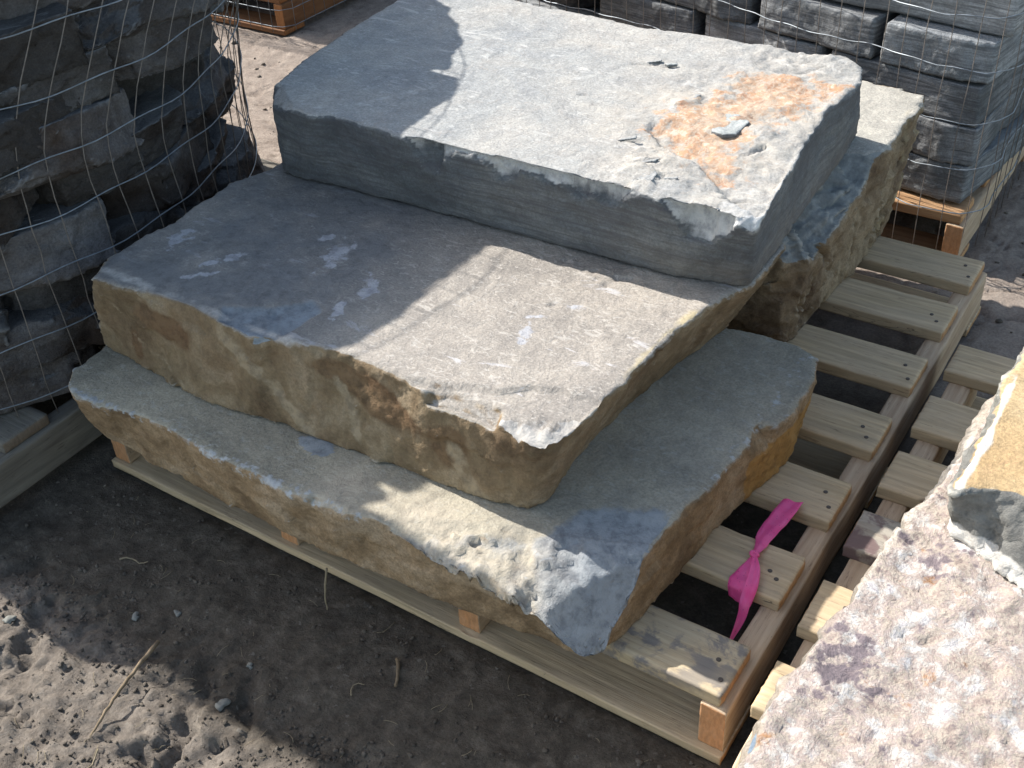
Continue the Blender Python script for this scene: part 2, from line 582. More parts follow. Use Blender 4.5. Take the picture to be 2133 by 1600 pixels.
M_s1 = stone_mat("olive_slate", [(0.24, 0.225, 0.178), (0.34, 0.31, 0.242), (0.43, 0.39, 0.30)],
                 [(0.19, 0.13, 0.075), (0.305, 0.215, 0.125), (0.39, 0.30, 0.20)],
                 fleck=(0.42, 0.43, 0.40), fleck_amt=0.3, side_sc=(1.2, 1.2, 1.5), side_rot=(0, 0.5, 0), side_f=6,
                 edge=(0.46, 0.49, 0.52), edge_amt=0.45,
                 masks=(("cool", (0.25, 0.265, 0.28), 9, 0.5), ("fresh", (0.255, 0.275, 0.29), 24, 0.5), ("sun_patch", (0.48, 0.42, 0.33), 10, 0.5),
                        ("ochre", (0.34, 0.20, 0.07), 18, 0.35), ("pale", (0.40, 0.415, 0.415), 60, 0.8)))
M_s4 = stone_mat("tan_block_stone", [(0.33, 0.32, 0.285), (0.40, 0.385, 0.345), (0.47, 0.45, 0.395)],
                 [(0.125, 0.085, 0.055), (0.24, 0.18, 0.115), (0.34, 0.27, 0.18)],
                 fleck=(0.6, 0.57, 0.5), fleck_amt=0.3, side_sc=(1, 1, 0.8), side_rot=(0.5, 0, 0), side_f=7,
                 edge=(0.45, 0.42, 0.36), edge_amt=0.3,
                 masks=(("blue", [(0.32, (0.11, 0.12, 0.12)), (0.5, (0.19, 0.20, 0.197)), (0.66, (0.30, 0.31, 0.30))], 18, 0.35), ("ochre", (0.40, 0.33, 0.20), 16, 0.4)))
def marble_top():
    return [(0.31, (0.16, 0.125, 0.13)), (0.39, (0.30, 0.235, 0.21)), (0.45, (0.44, 0.385, 0.32)), (0.50, (0.36, 0.29, 0.265)), (0.55, (0.47, 0.43, 0.385)), (0.61, (0.52, 0.505, 0.50)), (0.69, (0.30, 0.255, 0.265))]
M_r1 = stone_mat("marbled_stone", [(0.33, 0.27, 0.245), (0.45, 0.385, 0.315), (0.53, 0.49, 0.44)],
                 [(0.16, 0.16, 0.16), (0.28, 0.25, 0.21), (0.38, 0.33, 0.27)], vein=(0.20, 0.14, 0.11),
                 edge=(0.62, 0.59, 0.54), edge_amt=0.4, top_f=9, bumpy=1.6,
                 masks=(("marble", marble_top(), 30, 0.25), ("white", (0.52, 0.515, 0.52), 28, 1.0), ("purple", (0.20, 0.165, 0.175), 50, 1.0), ("orange", (0.38, 0.22, 0.12), 45, 0.9), ("grey", (0.20, 0.20, 0.19), 14, 0.3), ("blue", (0.20, 0.26, 0.33), 30, 0.4)))
M_r2 = stone_mat("yellow_stone", [(0.40, 0.275, 0.14), (0.46, 0.34, 0.19), (0.51, 0.42, 0.28)],
                 [(0.15, 0.15, 0.14), (0.20, 0.20, 0.18), (0.26, 0.26, 0.24)], vein=(0.30, 0.19, 0.11), side_sc=(1, 1, 1.5),
                 edge=(0.66, 0.63, 0.55), edge_amt=0.4, masks=(("grey", (0.17, 0.168, 0.155), 20, 0.1), ("pale", (0.55, 0.53, 0.49), 24, 0.35),))
M_cage_stone = stone_mat("dark_rubble_stone", [(0.06, 0.06, 0.062), (0.095, 0.096, 0.10), (0.16, 0.165, 0.17)],
                         [(0.052, 0.041, 0.035), (0.084, 0.077, 0.074), (0.145, 0.14, 0.14)], streak=(0.26, 0.27, 0.28), edge=(0.27, 0.28, 0.29), edge_amt=0.35, rnd=True, bumpy=1.3)
M_cage_stone2 = stone_mat("blue_rubble_stone", [(0.17, 0.19, 0.21), (0.25, 0.27, 0.29), (0.34, 0.36, 0.37)],
                          [(0.19, 0.215, 0.225), (0.31, 0.335, 0.35), (0.41, 0.435, 0.45)], streak=(0.30, 0.32, 0.34), edge=(0.34, 0.36, 0.37), edge_amt=0.35, rnd=True, layers=(0.085, 0.09, 0.10))
M_flake = stone_mat("grey_flake_stone", [(0.30, 0.32, 0.32), (0.38, 0.40, 0.39), (0.46, 0.46, 0.44)], [(0.1, 0.11, 0.12), (0.16, 0.17, 0.18), (0.2, 0.2, 0.2)])

def soil_mat(name, crumbs=False):
    N = NT(name)
    v = N.n("ShaderNodeNewGeometry").outputs["Position"]
    a = N.noise(v, 2.2, 6, 0.6)
    b = N.noise(v, 26, 9, 0.7, 0.4)
    c_ = N.noise(v, 210, 5, 0.7)
    dry = N.att("dry") if not crumbs else 0.22  # dry crust at the back, plus the sunlit front strip painted lighter
    damp_shaded = N.ramp(b, [(0.3, (0.048, 0.040, 0.031)), (0.5, (0.088, 0.075, 0.059)), (0.7, (0.145, 0.125, 0.099))])  # moist soil tone, darkened to carry the front shade as well
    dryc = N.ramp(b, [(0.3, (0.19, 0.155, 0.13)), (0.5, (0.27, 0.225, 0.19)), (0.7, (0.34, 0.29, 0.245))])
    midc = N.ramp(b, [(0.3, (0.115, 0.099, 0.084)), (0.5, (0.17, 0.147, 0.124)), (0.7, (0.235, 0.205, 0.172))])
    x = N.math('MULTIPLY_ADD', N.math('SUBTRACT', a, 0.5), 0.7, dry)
    c = N.mix(N.ss(x, 0.05, 0.40), damp_shaded, midc)
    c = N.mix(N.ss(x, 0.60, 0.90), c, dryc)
    c = N.mix(N.ss(c_, 0.36, 0.64, 0.45, 0.0), c, N.mix(1.0, c, (0.45, 0.43, 0.42), 'MULTIPLY'))
    lp = N.ss(N.noise(N.mapc(v, (1, 1, 1), (0, 0, 0), (9, 3, 1)), 75, 3, 0.5), 0.66, 0.72)
    c = N.mix(N.math('MULTIPLY', lp, 0.4), c, (0.22, 0.205, 0.18))
    h = N.math('MULTIPLY_ADD', N.noise(v, 110, 8, 0.75), 1.0, N.math('MULTIPLY', c_, 0.4))
    return N.done(c, N.bump(h, 0.8, 0.006), 0.95)
M_soil = soil_mat("trodden_soil")
M_crumb = soil_mat("soil_crumb", True)

# ------------------------------------------------------------------ ground: one sheet out to the horizon
PALLETS = [(-1.2, 0.0, 0.0, 1.22), (0.03, 1.25, -0.07, 0.945), (-2.47, -1.27, -0.34, 0.88), (-1.31, -0.085, 1.36, 2.56), (-3.6, -2.385, 1.77, 2.97)]
def axis(segs):
    out = [segs[0][0]]
    for a, b, st in segs:
        n = max(1, int(round((b-a)/st)))
        out += list(a + (b-a)*(np.arange(1, n+1)/n))
    return np.array(out)
gx = axis([(-60, -12, 6), (-12, -4.5, 0.5), (-4.5, -3.0, 0.05), (-3.0, -1.45, 0.014), (-1.45, 0.0, 0.0052), (0.0, 0.6, 0.012), (0.6, 1.6, 0.03), (1.6, 6, 0.3), (6, 12, 2), (12, 60, 6)])
gy = axis([(-60, -12, 6), (-12, -2, 0.8), (-2, -0.75, 0.03), (-0.75, 0.02, 0.0052), (0.02, 1.0, 0.016), (1.0, 1.4, 0.007), (1.4, 3.2, 0.014), (3.2, 5, 0.06), (5, 12, 0.8), (12, 60, 6)])
GX, GY = np.meshgrid(gx, gy, indexing='ij')
G2 = np.stack([GX.ravel(), GY.ravel()], 1)

def ground_h(P2):
    P3 = np.c_[P2, np.zeros(len(P2))]
    near = (np.abs(P2[:, 0] + 0.8) < 5) & (np.abs(P2[:, 1] - 1) < 5)
    h = np.zeros(len(P2))
    q = P3[near]
    q2 = q[:, :2]
    hh = 0.010*fbm(q, 1.6, 3, 3) + 0.006*fbm(q, 6, 4, 5)
    rough = sstep(-0.14, -0.36, q2[:, 1] + 0.10*(q2[:, 0]+0.8) + 0.05*fbm(q, 4, 2, 9))*sstep(-0.1, -0.5, q2[:, 0])
    back = sstep(0.7, 1.0, q2[:, 1])
    amp = 0.35 + 0.65*rough
    wq = q2 + 0.012*np.stack([pn(q*30, 1), pn(q*30, 2)], 1)
    f1, f2, idv = worley(wq, 24, 4)
    hh += amp*0.011*np.clip(0.62-f1, 0, 1)*(idv > 0.45)
    f1, f2, idv = worley(wq, 58, 5)
    hh += (0.35+0.65*rough)*0.0075*np.clip(0.6-f1, 0, 1)*(idv > 0.3)
    f1, f2, idv = worley(wq, 110, 6)
    hh += 0.0035*np.clip(0.55-f1, 0, 1)
    hh += amp*0.0065*ridge(q, 11, 4, 8)*(0.4+0.6*rough)
    hh += 0.0032*fbm(q, 60, 4, 12, 0.6) + (0.3+0.7*rough)*0.0030*ridge(q, 38, 4, 15, 0.6)
    # broken clods and hollows where the front soil was trodden
    cl = facet3(np.c_[wq + 0.008*np.stack([pn(q*70, 3), pn(q*70, 4)], 1), np.zeros(len(q))], (15, 15, 1), 44, 0.7, 1.0)
    patch = sstep(0.02, 0.22, fbm(q, 5.5, 3, 45))
    hh += rough*patch*0.015*cl
    hh += rough*0.005*facet3(np.c_[wq, np.zeros(len(q))], (50, 50, 1), 47, 0.8, 1.0)
    hh -= rough*0.020*sstep(0.42, 0.60, ridge(q, 7, 3, 48))*patch
    # cracks in the dry crust at the back
    f1, f2, idv = worley(q2 + 0.03*np.stack([pn(q*9, 41), pn(q*9, 42)], 1), 7.5, 9)
    hh -= back*0.010*sstep(0.06, 0.0, f2-f1)
    lumps, _, iv = worley(wq, 34, 14)
    hh += back*0.006*np.clip(0.5-lumps, 0, 1)*(iv > 0.4)
    h[near] = hh
    for x0, x1, y0, y1 in PALLETS:
        ins = np.minimum(np.minimum(P2[:, 0]-x0, x1-P2[:, 0]), np.minimum(P2[:, 1]-y0, y1-P2[:, 1]))
        w = sstep(-0.035, 0.01, ins)
        h = h*(1-w) + w*(h*0.35 - 0.006)
    return h - 0.004

GZ = ground_h(G2)
gi = np.arange(len(gx)*len(gy)).reshape(len(gx), len(gy))
GF = np.stack([gi[:-1, :-1].ravel(), gi[1:, :-1].ravel(), gi[1:, 1:].ravel(), gi[:-1, 1:].ravel()], 1)
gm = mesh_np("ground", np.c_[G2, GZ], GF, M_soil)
dry_lit = np.where(G2[:, 1] > 0.9, 1.0, 0.0)*1.0
dry_lit = sstep(0.6, 1.05, G2[:, 1])
dry_lit = np.maximum(dry_lit, 0.42*sstep(-0.22, -0.36, G2[:, 1] + 0.04*(G2[:, 0]+0.8)))  # sunlight painted in: front soil goes lighter beyond the stack's shadow edge
shade_dark = sstep(0.0, 0.3, G2[:, 0])*sstep(2.6, 1.3, G2[:, 1])  # shade on the right-hand ground, put into the soil colour
dry_lit = dry_lit*(1 - 0.35*shade_dark)
attr(gm, "dry", dry_lit)
tag(add("ground", gm), None, None, None, "structure")

def gz(x, y):
    return float(ground_h(np.array([[x, y]]))[0])

# ------------------------------------------------------------------ slabs
def slab_mesh(name, T, B, z1, z0, loc, mat, vox=0.005, chips=(), side=(0.010, 0.006, 0.002), top=(0.0035, 0.0012), seed=0, extra=None, terr=0.0, outline=0.006, layer=0.0, facet=0.006, nick=1.0):
    T = [(x-loc[0], y-loc[1]) for x, y in T]
    B = [(x-loc[0], y-loc[1]) for x, y in B]
    V, F = prism(T, B, z1-loc[2], z0-loc[2])
    me = voxel(V, F, vox)
    P = getv(me)
    N = getn(me)
    off = np.array([loc[0], loc[1], loc[2]])
    W = P + off
    chip = np.zeros(len(P))
    for c in chips:
        p, n, rough = c[:3]
        fr = c[3] if len(c) > 3 else 14
        n = np.array(n, float)
        n /= np.linalg.norm(n)
        s = (W - np.array(p)) @ n + rough*0.6*fbm(W, 12, 4, seed+91) + rough*0.5*facet3(W, 20, seed+92, 0.9, 0.2)
        if len(c) > 4:
            lim = c[4]
            s = s - 3.0*np.clip(np.linalg.norm(W-np.array(p), axis=1)-lim, 0, 1)
        m = s > 0
        W[m] -= n*s[m, None]
        chip = np.maximum(chip, sstep(0.0, 0.006, s))
    P = W - off
    setv(me, P)
    N = getn(me)
    az = np.abs(N[:, 2])
    sd = 1 - sstep(0.55, 0.85, az)
    tp = sstep(0.55, 0.85, N[:, 2])
    h = W[:, 2]
    D = np.zeros_like(P)
    Nh = N.copy()
    Nh[:, 2] *= 0.15
    Wj = W*np.array([1, 1, 0.35])
    sdis = side[0]*fbm(W, 5, 3, seed+1) + side[1]*ridge(W, (16, 16, 13), 5, seed+2, 0.6) + side[2]*fbm(W, 70, 4, seed+3, 0.6)
    sdis += outline*fbm(Wj, 22, 5, seed+4, 0.6)
    sdis += facet*(facet3(W, (11, 11, 16), seed+31) + 0.45*facet3(W, (29, 29, 40), seed+32))
    if layer:
        sdis += layer*fbm(W*np.array([1.5, 1.5, 1.0]), (3, 3, 70), 3, seed+6)
    D += Nh*(sd*sdis)[:, None]
    tdis = top[0]*fbm(W, 4, 4, seed+5) + top[1]*fbm(W, 45, 5, seed+8, 0.65)
    if terr:
        q = fbm(W, (6, 9, 4), 6, seed+12, 0.62)*4.0
        fl = np.floor(q)
        tdis += terr*(fl + sstep(0.0, 0.12, q-fl))
    D[:, 2] += tp*tdis
    ar = sstep(0.15, 0.35, N[:, 2])*sstep(0.93, 0.75, N[:, 2])
    nk = sstep(0.02, 0.45, fbm(W, 30, 4, seed+21, 0.6))*0.006 + sstep(0.05, 0.3, fbm(W, 85, 3, seed+22, 0.6))*0.0022
    D -= N*(ar*nk*nick)[:, None]
    D += Nh*(sd*(0.0016*ridge(W, 95, 3, seed+25, 0.6)))[:, None]
    P = P + D
    if extra:
        P = extra(P + off, N, me, tp, sd, chip) - off
    setv(me, P)
    if "chipm" not in me.attributes:
        attr(me, "chipm", chip)
    smooth_on(me)
    me.name = name
    me.materials.clear()
    me.materials.append(mat)
    return me

# top slab (blue grey, rust patch)
T3 = [(-1.045, 0.428), (-1.10, 0.450), (-1.125, 0.480), (-1.160, 0.615), (-1.182, 0.754), (-1.195, 0.883), (-1.206, 0.986), (-1.15, 1.045), (-0.988, 1.045), (-0.824, 1.038), (-0.673, 1.022), (-0.549, 1.038),
      (-0.421, 1.030), (-0.333, 1.034), (-0.288, 1.050), (-0.246, 1.020), (-0.222, 0.955), (-0.220, 0.900), (-0.232, 0.830), (-0.215, 0.640), (-0.200, 0.544), (-0.190, 0.483), (-0.186, 0.437),
      (-0.205, 0.432), (-0.300, 0.434), (-0.360, 0.438), (-0.439, 0.437), (-0.557, 0.436), (-0.640, 0.431), (-0.724, 0.430), (-0.797, 0.426), (-0.873, 0.432), (-0.950, 0.438), (-0.987, 0.421)]
B3 = [(-1.06, 0.445), (-1.10, 0.450), (-1.125, 0.480), (-1.150, 0.60), (-1.165, 0.754), (-1.175, 0.883), (-1.18, 0.97), (-1.13, 1.03), (-0.988, 1.03), (-0.824, 1.03), (-0.673, 1.01), (-0.549, 1.02),
      (-0.421, 1.03), (-0.333, 1.05), (-0.29, 1.07), (-0.250, 1.060), (-0.238, 0.955), (-0.236, 0.900), (-0.232, 0.830), (-0.224, 0.675), (-0.218, 0.580), (-0.214, 0.530), (-0.212, 0.500),
      (-0.225, 0.492), (-0.325, 0.470), (-0.380, 0.468), (-0.450, 0.467), (-0.557, 0.466), (-0.640, 0.465), (-0.724, 0.463), (-0.80, 0.459), (-0.873, 0.457), (-0.950, 0.455), (-1.00, 0.452)]
RUST = [(-0.456, 0.634), (-0.476, 0.683), (-0.454, 0.715), (-0.430, 0.745), (-0.406, 0.802), (-0.408, 0.882), (-0.375, 0.906), (-0.323, 0.917), (-0.244, 0.927), (-0.232, 0.900), (-0.250, 0.832), (-0.264, 0.791), (-0.300, 0.749), (-0.302, 0.693), (-0.299, 0.645),
        (-0.290, 0.602), (-0.262, 0.537), (-0.283, 0.521), (-0.310, 0.545), (-0.351, 0.572), (-0.384, 0.585), (-0.416, 0.606)]
STEP = [(-0.470, 0.690), (-0.456, 0.630), (-0.416, 0.598), (-0.370, 0.572), (-0.325, 0.552), (-0.290, 0.525), (-0.262, 0.495), (-0.240, 0.470), (-0.190, 0.455), (-0.10, 0.45), (-0.10, 1.2), (-0.42, 1.2), (-0.44, 0.95), (-0.47, 0.80)]
PL1 = [(-0.389, 0.447), (-0.352, 0.454), (-0.372, 0.503), (-0.409, 0.510), (-0.425, 0.47)]
PL2 = [(-0.474, 0.775), (-0.436, 0.785), (-0.425, 0.745), (-0.452, 0.722), (-0.490, 0.745)]
def ex3(W, N, me, tp, sd, chip):
    q2 = W[:, :2]
    nz_ = 0.010*fbm(W, 26, 5, 71, 0.6)
    s = poly_sd(q2 + np.c_[nz_, -nz_], STEP)
    W[:, 2] -= tp*0.0115*sstep(-0.003, 0.004, s)*sstep(0.70, 0.60, W[:, 1])
    # cleft flakes still attached, with little dark gaps at their edges
    for pl, hh in ((PL1, 0.004), (PL2, 0.005)):
        d = poly_sd(q2 + np.c_[nz_, nz_]*0.5, pl)
        W[:, 2] += tp*hh*sstep(-0.0015, 0.0015, d)
    for a, b in (((-0.474, 0.573), (-0.451, 0.585)), ((-0.41, 0.518), (-0.385, 0.545)), ((-0.36, 0.50), (-0.345, 0.49)), ((-0.60, 0.855), (-0.565, 0.87)), ((-0.545, 0.87), (-0.53, 0.88)), ((-0.33, 0.944), (-0.30, 0.985)), ((-0.29, 0.62), (-0.27, 0.66)), ((-0.255, 0.475), (-0.225, 0.50)), ((-0.62, 0.70), (-0.60, 0.705))):
        d = line_d(q2 + np.c_[nz_, nz_]*0.4, [a, b])
        W[:, 2] -= tp*0.006*sstep(0.005, 0.001, d)
    # rough spalls in the right half: thin terraces
    reg = sstep(-0.55, -0.40, W[:, 0] + 0.05*fbm(W, 8, 3, 5))
    qq = fbm(W, (13, 16, 5), 6, 333, 0.65)*5
    fl = np.floor(qq)
    W[:, 2] += tp*reg*0.0030*(fl + sstep(0.0, 0.12, qq-fl))
    # spalls below the front top arris: they lean back, so they catch the light
    fw = sd*sstep(0.50, 0.475, W[:, 1])
    xx = np.c_[W[:, 0], W[:, 0]*0, W[:, 0]*0]
    dep = 0.050*np.clip(fbm(xx, 9, 3, 811) + 0.10 + 0.17*sstep(-0.66, -0.55, W[:, 0]), 0, 1)*2.0 + 0.010*fbm(xx, 50, 3, 812)
    dep = dep*sstep(-0.86, -0.80, W[:, 0]) + 0.035*np.exp(-((W[:, 0]+0.745)/0.022)**2)
    dep = np.clip(dep, 0, 0.062)
    zc = 0.55 - dep + 0.006*fbm(W, 40, 4, 813)
    sp = np.clip(W[:, 2]-zc, 0, 1)*(dep > 0.004)
    W[:, 1] += fw*(sp*0.55 + sstep(0.0, 0.004, sp)*(0.0025 + 0.0035*ridge(W, 45, 4, 814, 0.65)))
    spm = fw*sstep(0.0, 0.004, sp)
    rs = poly_sd(q2, RUST)
    attr(me, "rust", np.clip(0.54 + rs/0.12, 0, 1)*tp*0.86)
    cr = np.exp(-((W[:, 0]+0.36)**2/0.05 + (W[:, 1]-0.72)**2/0.10))
    attr(me, "cream", np.clip(0.36*cr + 0.18*fbm(W, 3, 2, 77), 0, 1)*tp)
    fe = np.exp(-((W[:, 1]-0.44)/0.03)**2)*sstep(0.505, 0.545, W[:, 2])
    cor = np.exp(-(((W[:, 0]+0.22)/0.07)**2 + ((W[:, 1]-0.47)/0.05)**2))
    attr(me, "pale", np.clip(0.42*tp*sstep(0.022, 0.0, line_d(q2 + np.c_[nz_, nz_], [(-0.99, 0.445), (-0.93, 0.50), (-0.86, 0.62)])) + 0.22*fe*sstep(-1.2, -0.6, W[:, 0]) + 0.30*cor + 0.42*chip + 0.40*spm, 0, 1))
    attr(me, "tanside", sd*np.clip(0.20*sstep(-0.5, -0.3, W[:, 0])*sstep(0.48, 0.41, W[:, 2]) + 0.06, 0, 1))
    return W
chips3 = [((-1.045, 0.425, 0.541), (-0.4, -0.5, 0.9), 0.004, 14, 0.10), ((-1.145, 0.47, 0.45), (-1, -0.8, -0.3), 0.01)]
chips3 += [((-0.195, 0.446, 0.535), (0.8, -0.7, 0.6), 0.006, 20, 0.06)]
m3 = slab_mesh("slab_top", T3, B3, 0.55, 0.403, (-0.7, 0.74, 0.403), M_s3, 0.0048, chips3, side=(0.005, 0.002, 0.0008), top=(0.003, 0.0008), seed=10, extra=ex3, terr=0.0009, outline=0.0035, layer=0.0012, facet=0.0016, nick=0.3)
tag(add("stone_slab", m3, None, (-0.7, 0.74, 0.403)), "topmost blue-grey slab with an orange rust patch on its bright top", "slab", "big stone slabs stacked on the pallet")

# middle slab (taupe top, brown front)
T2 = [(-1.132, 0.027), (-1.157, 0.088), (-1.162, 0.165), (-1.150, 0.225), (-1.163, 0.278), (-1.160, 0.327), (-1.167, 0.377), (-1.140, 0.449), (-1.13, 0.56), (-1.10, 0.665), (-0.90, 0.68), (-0.65, 0.675), (-0.40, 0.68),
      (-0.235, 0.665), (-0.209, 0.643), (-0.207, 0.596), (-0.210, 0.520), (-0.236, 0.455), (-0.244, 0.400), (-0.257, 0.338), (-0.259, 0.252), (-0.262, 0.190), (-0.270, 0.120), (-0.284, 0.068), (-0.303, 0.050), (-0.346, 0.053), (-0.401, 0.060),
      (-0.476, 0.058), (-0.551, 0.068), (-0.624, 0.073), (-0.691, 0.060), (-0.740, 0.054), (-0.786, 0.038), (-0.840, 0.042), (-0.925, 0.046), (-1.028, 0.043)]
B2 = [(-1.182, 0.040), (-1.19, 0.088), (-1.19, 0.165), (-1.185, 0.225), (-1.185, 0.278), (-1.18, 0.327), (-1.175, 0.377), (-1.16, 0.449), (-1.15, 0.56), (-1.12, 0.645), (-0.90, 0.66), (-0.65, 0.655), (-0.42, 0.66),
      (-0.300, 0.650), (-0.285, 0.620), (-0.288, 0.580), (-0.298, 0.520), (-0.311, 0.455), (-0.318, 0.400), (-0.326, 0.338), (-0.333, 0.262), (-0.335, 0.180), (-0.328, 0.122), (-0.325, 0.085), (-0.335, 0.066), (-0.358, 0.058), (-0.415, 0.052),
      (-0.490, 0.044), (-0.560, 0.044), (-0.630, 0.038), (-0.691, 0.034), (-0.750, 0.036), (-0.800, 0.030), (-0.860, 0.022), (-0.940, 0.014), (-1.060, 0.030)]
def blob(W, pts, w):
    o = np.zeros(len(W))
    for x, y, rx, ry, an in pts:
        ca, sa = math.cos(an), math.sin(an)
        dx, dy = W[:, 0]-x, W[:, 1]-y
        a = (dx*ca + dy*sa)/rx
        b = (-dx*sa + dy*ca)/ry
        o = np.maximum(o, w*np.exp(-(a*a+b*b)))
    return o
def ex2(W, N, me, tp, sd, chip):
    q2 = W[:, :2]
    # a thin broken lamina near the front right corner
    nz_ = 0.012*fbm(W, 22, 4, 3)
    low = poly_sd(q2 + np.c_[nz_, nz_], [(-0.56, 0.0), (-0.54, 0.068), (-0.49, 0.076), (-0.44, 0.094), (-0.40, 0.106), (-0.37, 0.135), (-0.32, 0.155), (-0.25, 0.15), (-0.22, 0.0)])
    W[:, 2] -= tp*0.006*sstep(-0.002, 0.003, low)
    W0 = np.c_[q2, np.zeros(len(q2))]
    d1 = (W[:, 0]+0.415)*0.40 + (W[:, 1]-0.060)*(-0.914) + 0.007*fbm(W0, 16, 4, 13) + 0.005*facet3(W0, (30, 30, 1), 14)
    rgh = 0.005*facet3(W0, (26, 34, 1), 19, 1.3, 0.25) + 0.003*facet3(W0, (60, 70, 1), 23, 1.3, 0.3)
    zt = 0.400 - 0.36*np.clip(d1, 0, 1) + np.clip(d1/0.01, 0, 1)*rgh
    hit = (d1 > 0) & (W[:, 0] > -0.44) & (W[:, 2] > zt) & (W[:, 1] < 0.2) & (W[:, 2] > 0.34)
    W[hit, 2] = zt[hit]
    chip = np.maximum(chip*(W[:, 0] < -0.45), hit*1.0)
    # pits
    for hx, hy, hr in ((-0.398, 0.428, 0.006), (-0.387, 0.432, 0.005), (-0.404, 0.404, 0.005), (-0.378, 0.437, 0.006), (-0.445, 0.319, 0.006), (-0.495, 0.436, 0.004), (-0.468, 0.436, 0.004), (-0.44, 0.43, 0.004), (-0.425, 0.41, 0.003), (-0.48, 0.45, 0.004), (-0.80, 0.095, 0.007)):
        W[:, 2] -= tp*0.007*np.exp(-((W[:, 0]-hx)**2 + (W[:, 1]-hy)**2)/(hr*hr))
    bl = poly_sd(q2 + np.c_[nz_, nz_]*0.6, [(-0.885, 0.070), (-0.820, 0.104), (-0.770, 0.150), (-0.742, 0.132), (-0.748, 0.071), (-0.754, 0.020), (-0.80, 0.0), (-0.86, 0.03)])
    W[:, 2] -= tp*0.005*sstep(-0.003, 0.006, bl)
    # dark gouge behind a lifted lamina on the front top edge, left of centre
    attr(me, "blue", tp*np.clip(0.5 + bl/0.03, 0, 1) + 0.9*chip*sstep(-0.72, -0.74, W[:, 0])*sstep(-0.82, -0.8, W[:, 0]))
    XZ = np.c_[W[:, 0], W[:, 2]]
    attr(me, "brown", sd*np.maximum(blob(XZ, [(-0.985, 0.350, 0.075, 0.028, -0.15), (-0.66, 0.370, 0.05, 0.022, 0.0), (-0.58, 0.345, 0.10, 0.035, -0.3), (-0.45, 0.32, 0.04, 0.05, 0), (-1.07, 0.29, 0.02, 0.04, 0)], 0.95), 0.27))
    bd_ = np.minimum(line_d(XZ, [(-0.86, 0.385), (-0.79, 0.33), (-0.70, 0.245)]) - 0.006, np.minimum(line_d(XZ, [(-0.66, 0.36), (-0.63, 0.31), (-0.615, 0.26)]) + 0.002, line_d(XZ, [(-0.445, 0.31), (-0.41, 0.25)]) - 0.010))
    bd_ = np.minimum(bd_, line_d(XZ, [(-1.12, 0.37), (-1.06, 0.30), (-0.95, 0.25)]) + 0.004)
    attr(me, "band", sd*np.clip(0.60*sstep(0.026, -0.004, bd_), 0, 1)*(W[:, 1] < 0.2))
    attr(me, "olive", sd*0.24)
    attr(me, "smear", tp*blob(W, [(-0.98, 0.175, 0.045, 0.014, 1.0), (-0.98, 0.12, 0.05, 0.010, 0.75), (-0.83, 0.27, 0.03, 0.05, 0.2), (-0.72, 0.22, 0.02, 0.04, 0.6), (-1.10, 0.19, 0.03, 0.035, 0.3), (-0.72, 0.15, 0.012, 0.045, 0.4), (-0.88, 0.31, 0.02, 0.02, 0), (-0.42, 0.33, 0.02, 0.012, 0), (-0.44, 0.23, 0.012, 0.03, 0.3), (-0.45, 0.28, 0.04, 0.006, 0.5)], 0.72))
    attr(me, "cool", tp*np.clip(0.62*sstep(-0.60, -0.80, W[:, 0]), 0, 1))  # round stack's shadow darkened into the left of the top colour
    e = sstep(0.05, 0.0, np.abs(W[:, 0] + 0.255 + 0.02*fbm(W, 9, 2, 4)))*sstep(0.16, 0.24, W[:, 1])*sstep(0.5, 0.38, W[:, 1])
    attr(me, "ochre", np.clip(tp*e*0.62 + 0.0, 0, 1))
    fe = np.exp(-((W[:, 1]-0.055)/0.018)**2)*sstep(0.375, 0.398, W[:, 2])
    attr(me, "pale", np.clip(0.5*fe + 0.47*chip*sstep(-0.45, -0.38, W[:, 0]), 0, 1))
    return W
chips2 = [ ((-0.772, 0.030, 0.372), (0.0, -0.75, 0.62), 0.004, 20, 0.028),
          ((-1.165, 0.03, 0.345), (-0.8, -0.5, 0.35), 0.006, 14, 0.2), ((-1.20, 0.06, 0.275), (-0.8, -0.2, -0.6), 0.006), ((-0.43, 0.062, 0.385), (0.0, -0.6, 0.8), 0.005, 20, 0.06)]
m2 = slab_mesh("slab_middle", T2, B2, 0.40, 0.243, (-0.7, 0.34, 0.243), M_s2, 0.0048, chips2, side=(0.006, 0.003, 0.0016), top=(0.003, 0.0009), seed=30, extra=ex2, terr=0.0004, outline=0.0038, facet=0.005, nick=0.45)
tag(add("stone_slab", m2, None, (-0.7, 0.34, 0.243)), "middle slab of the stack, taupe flecked top half in shadow, thick brown front", "slab", "big stone slabs stacked on the pallet")

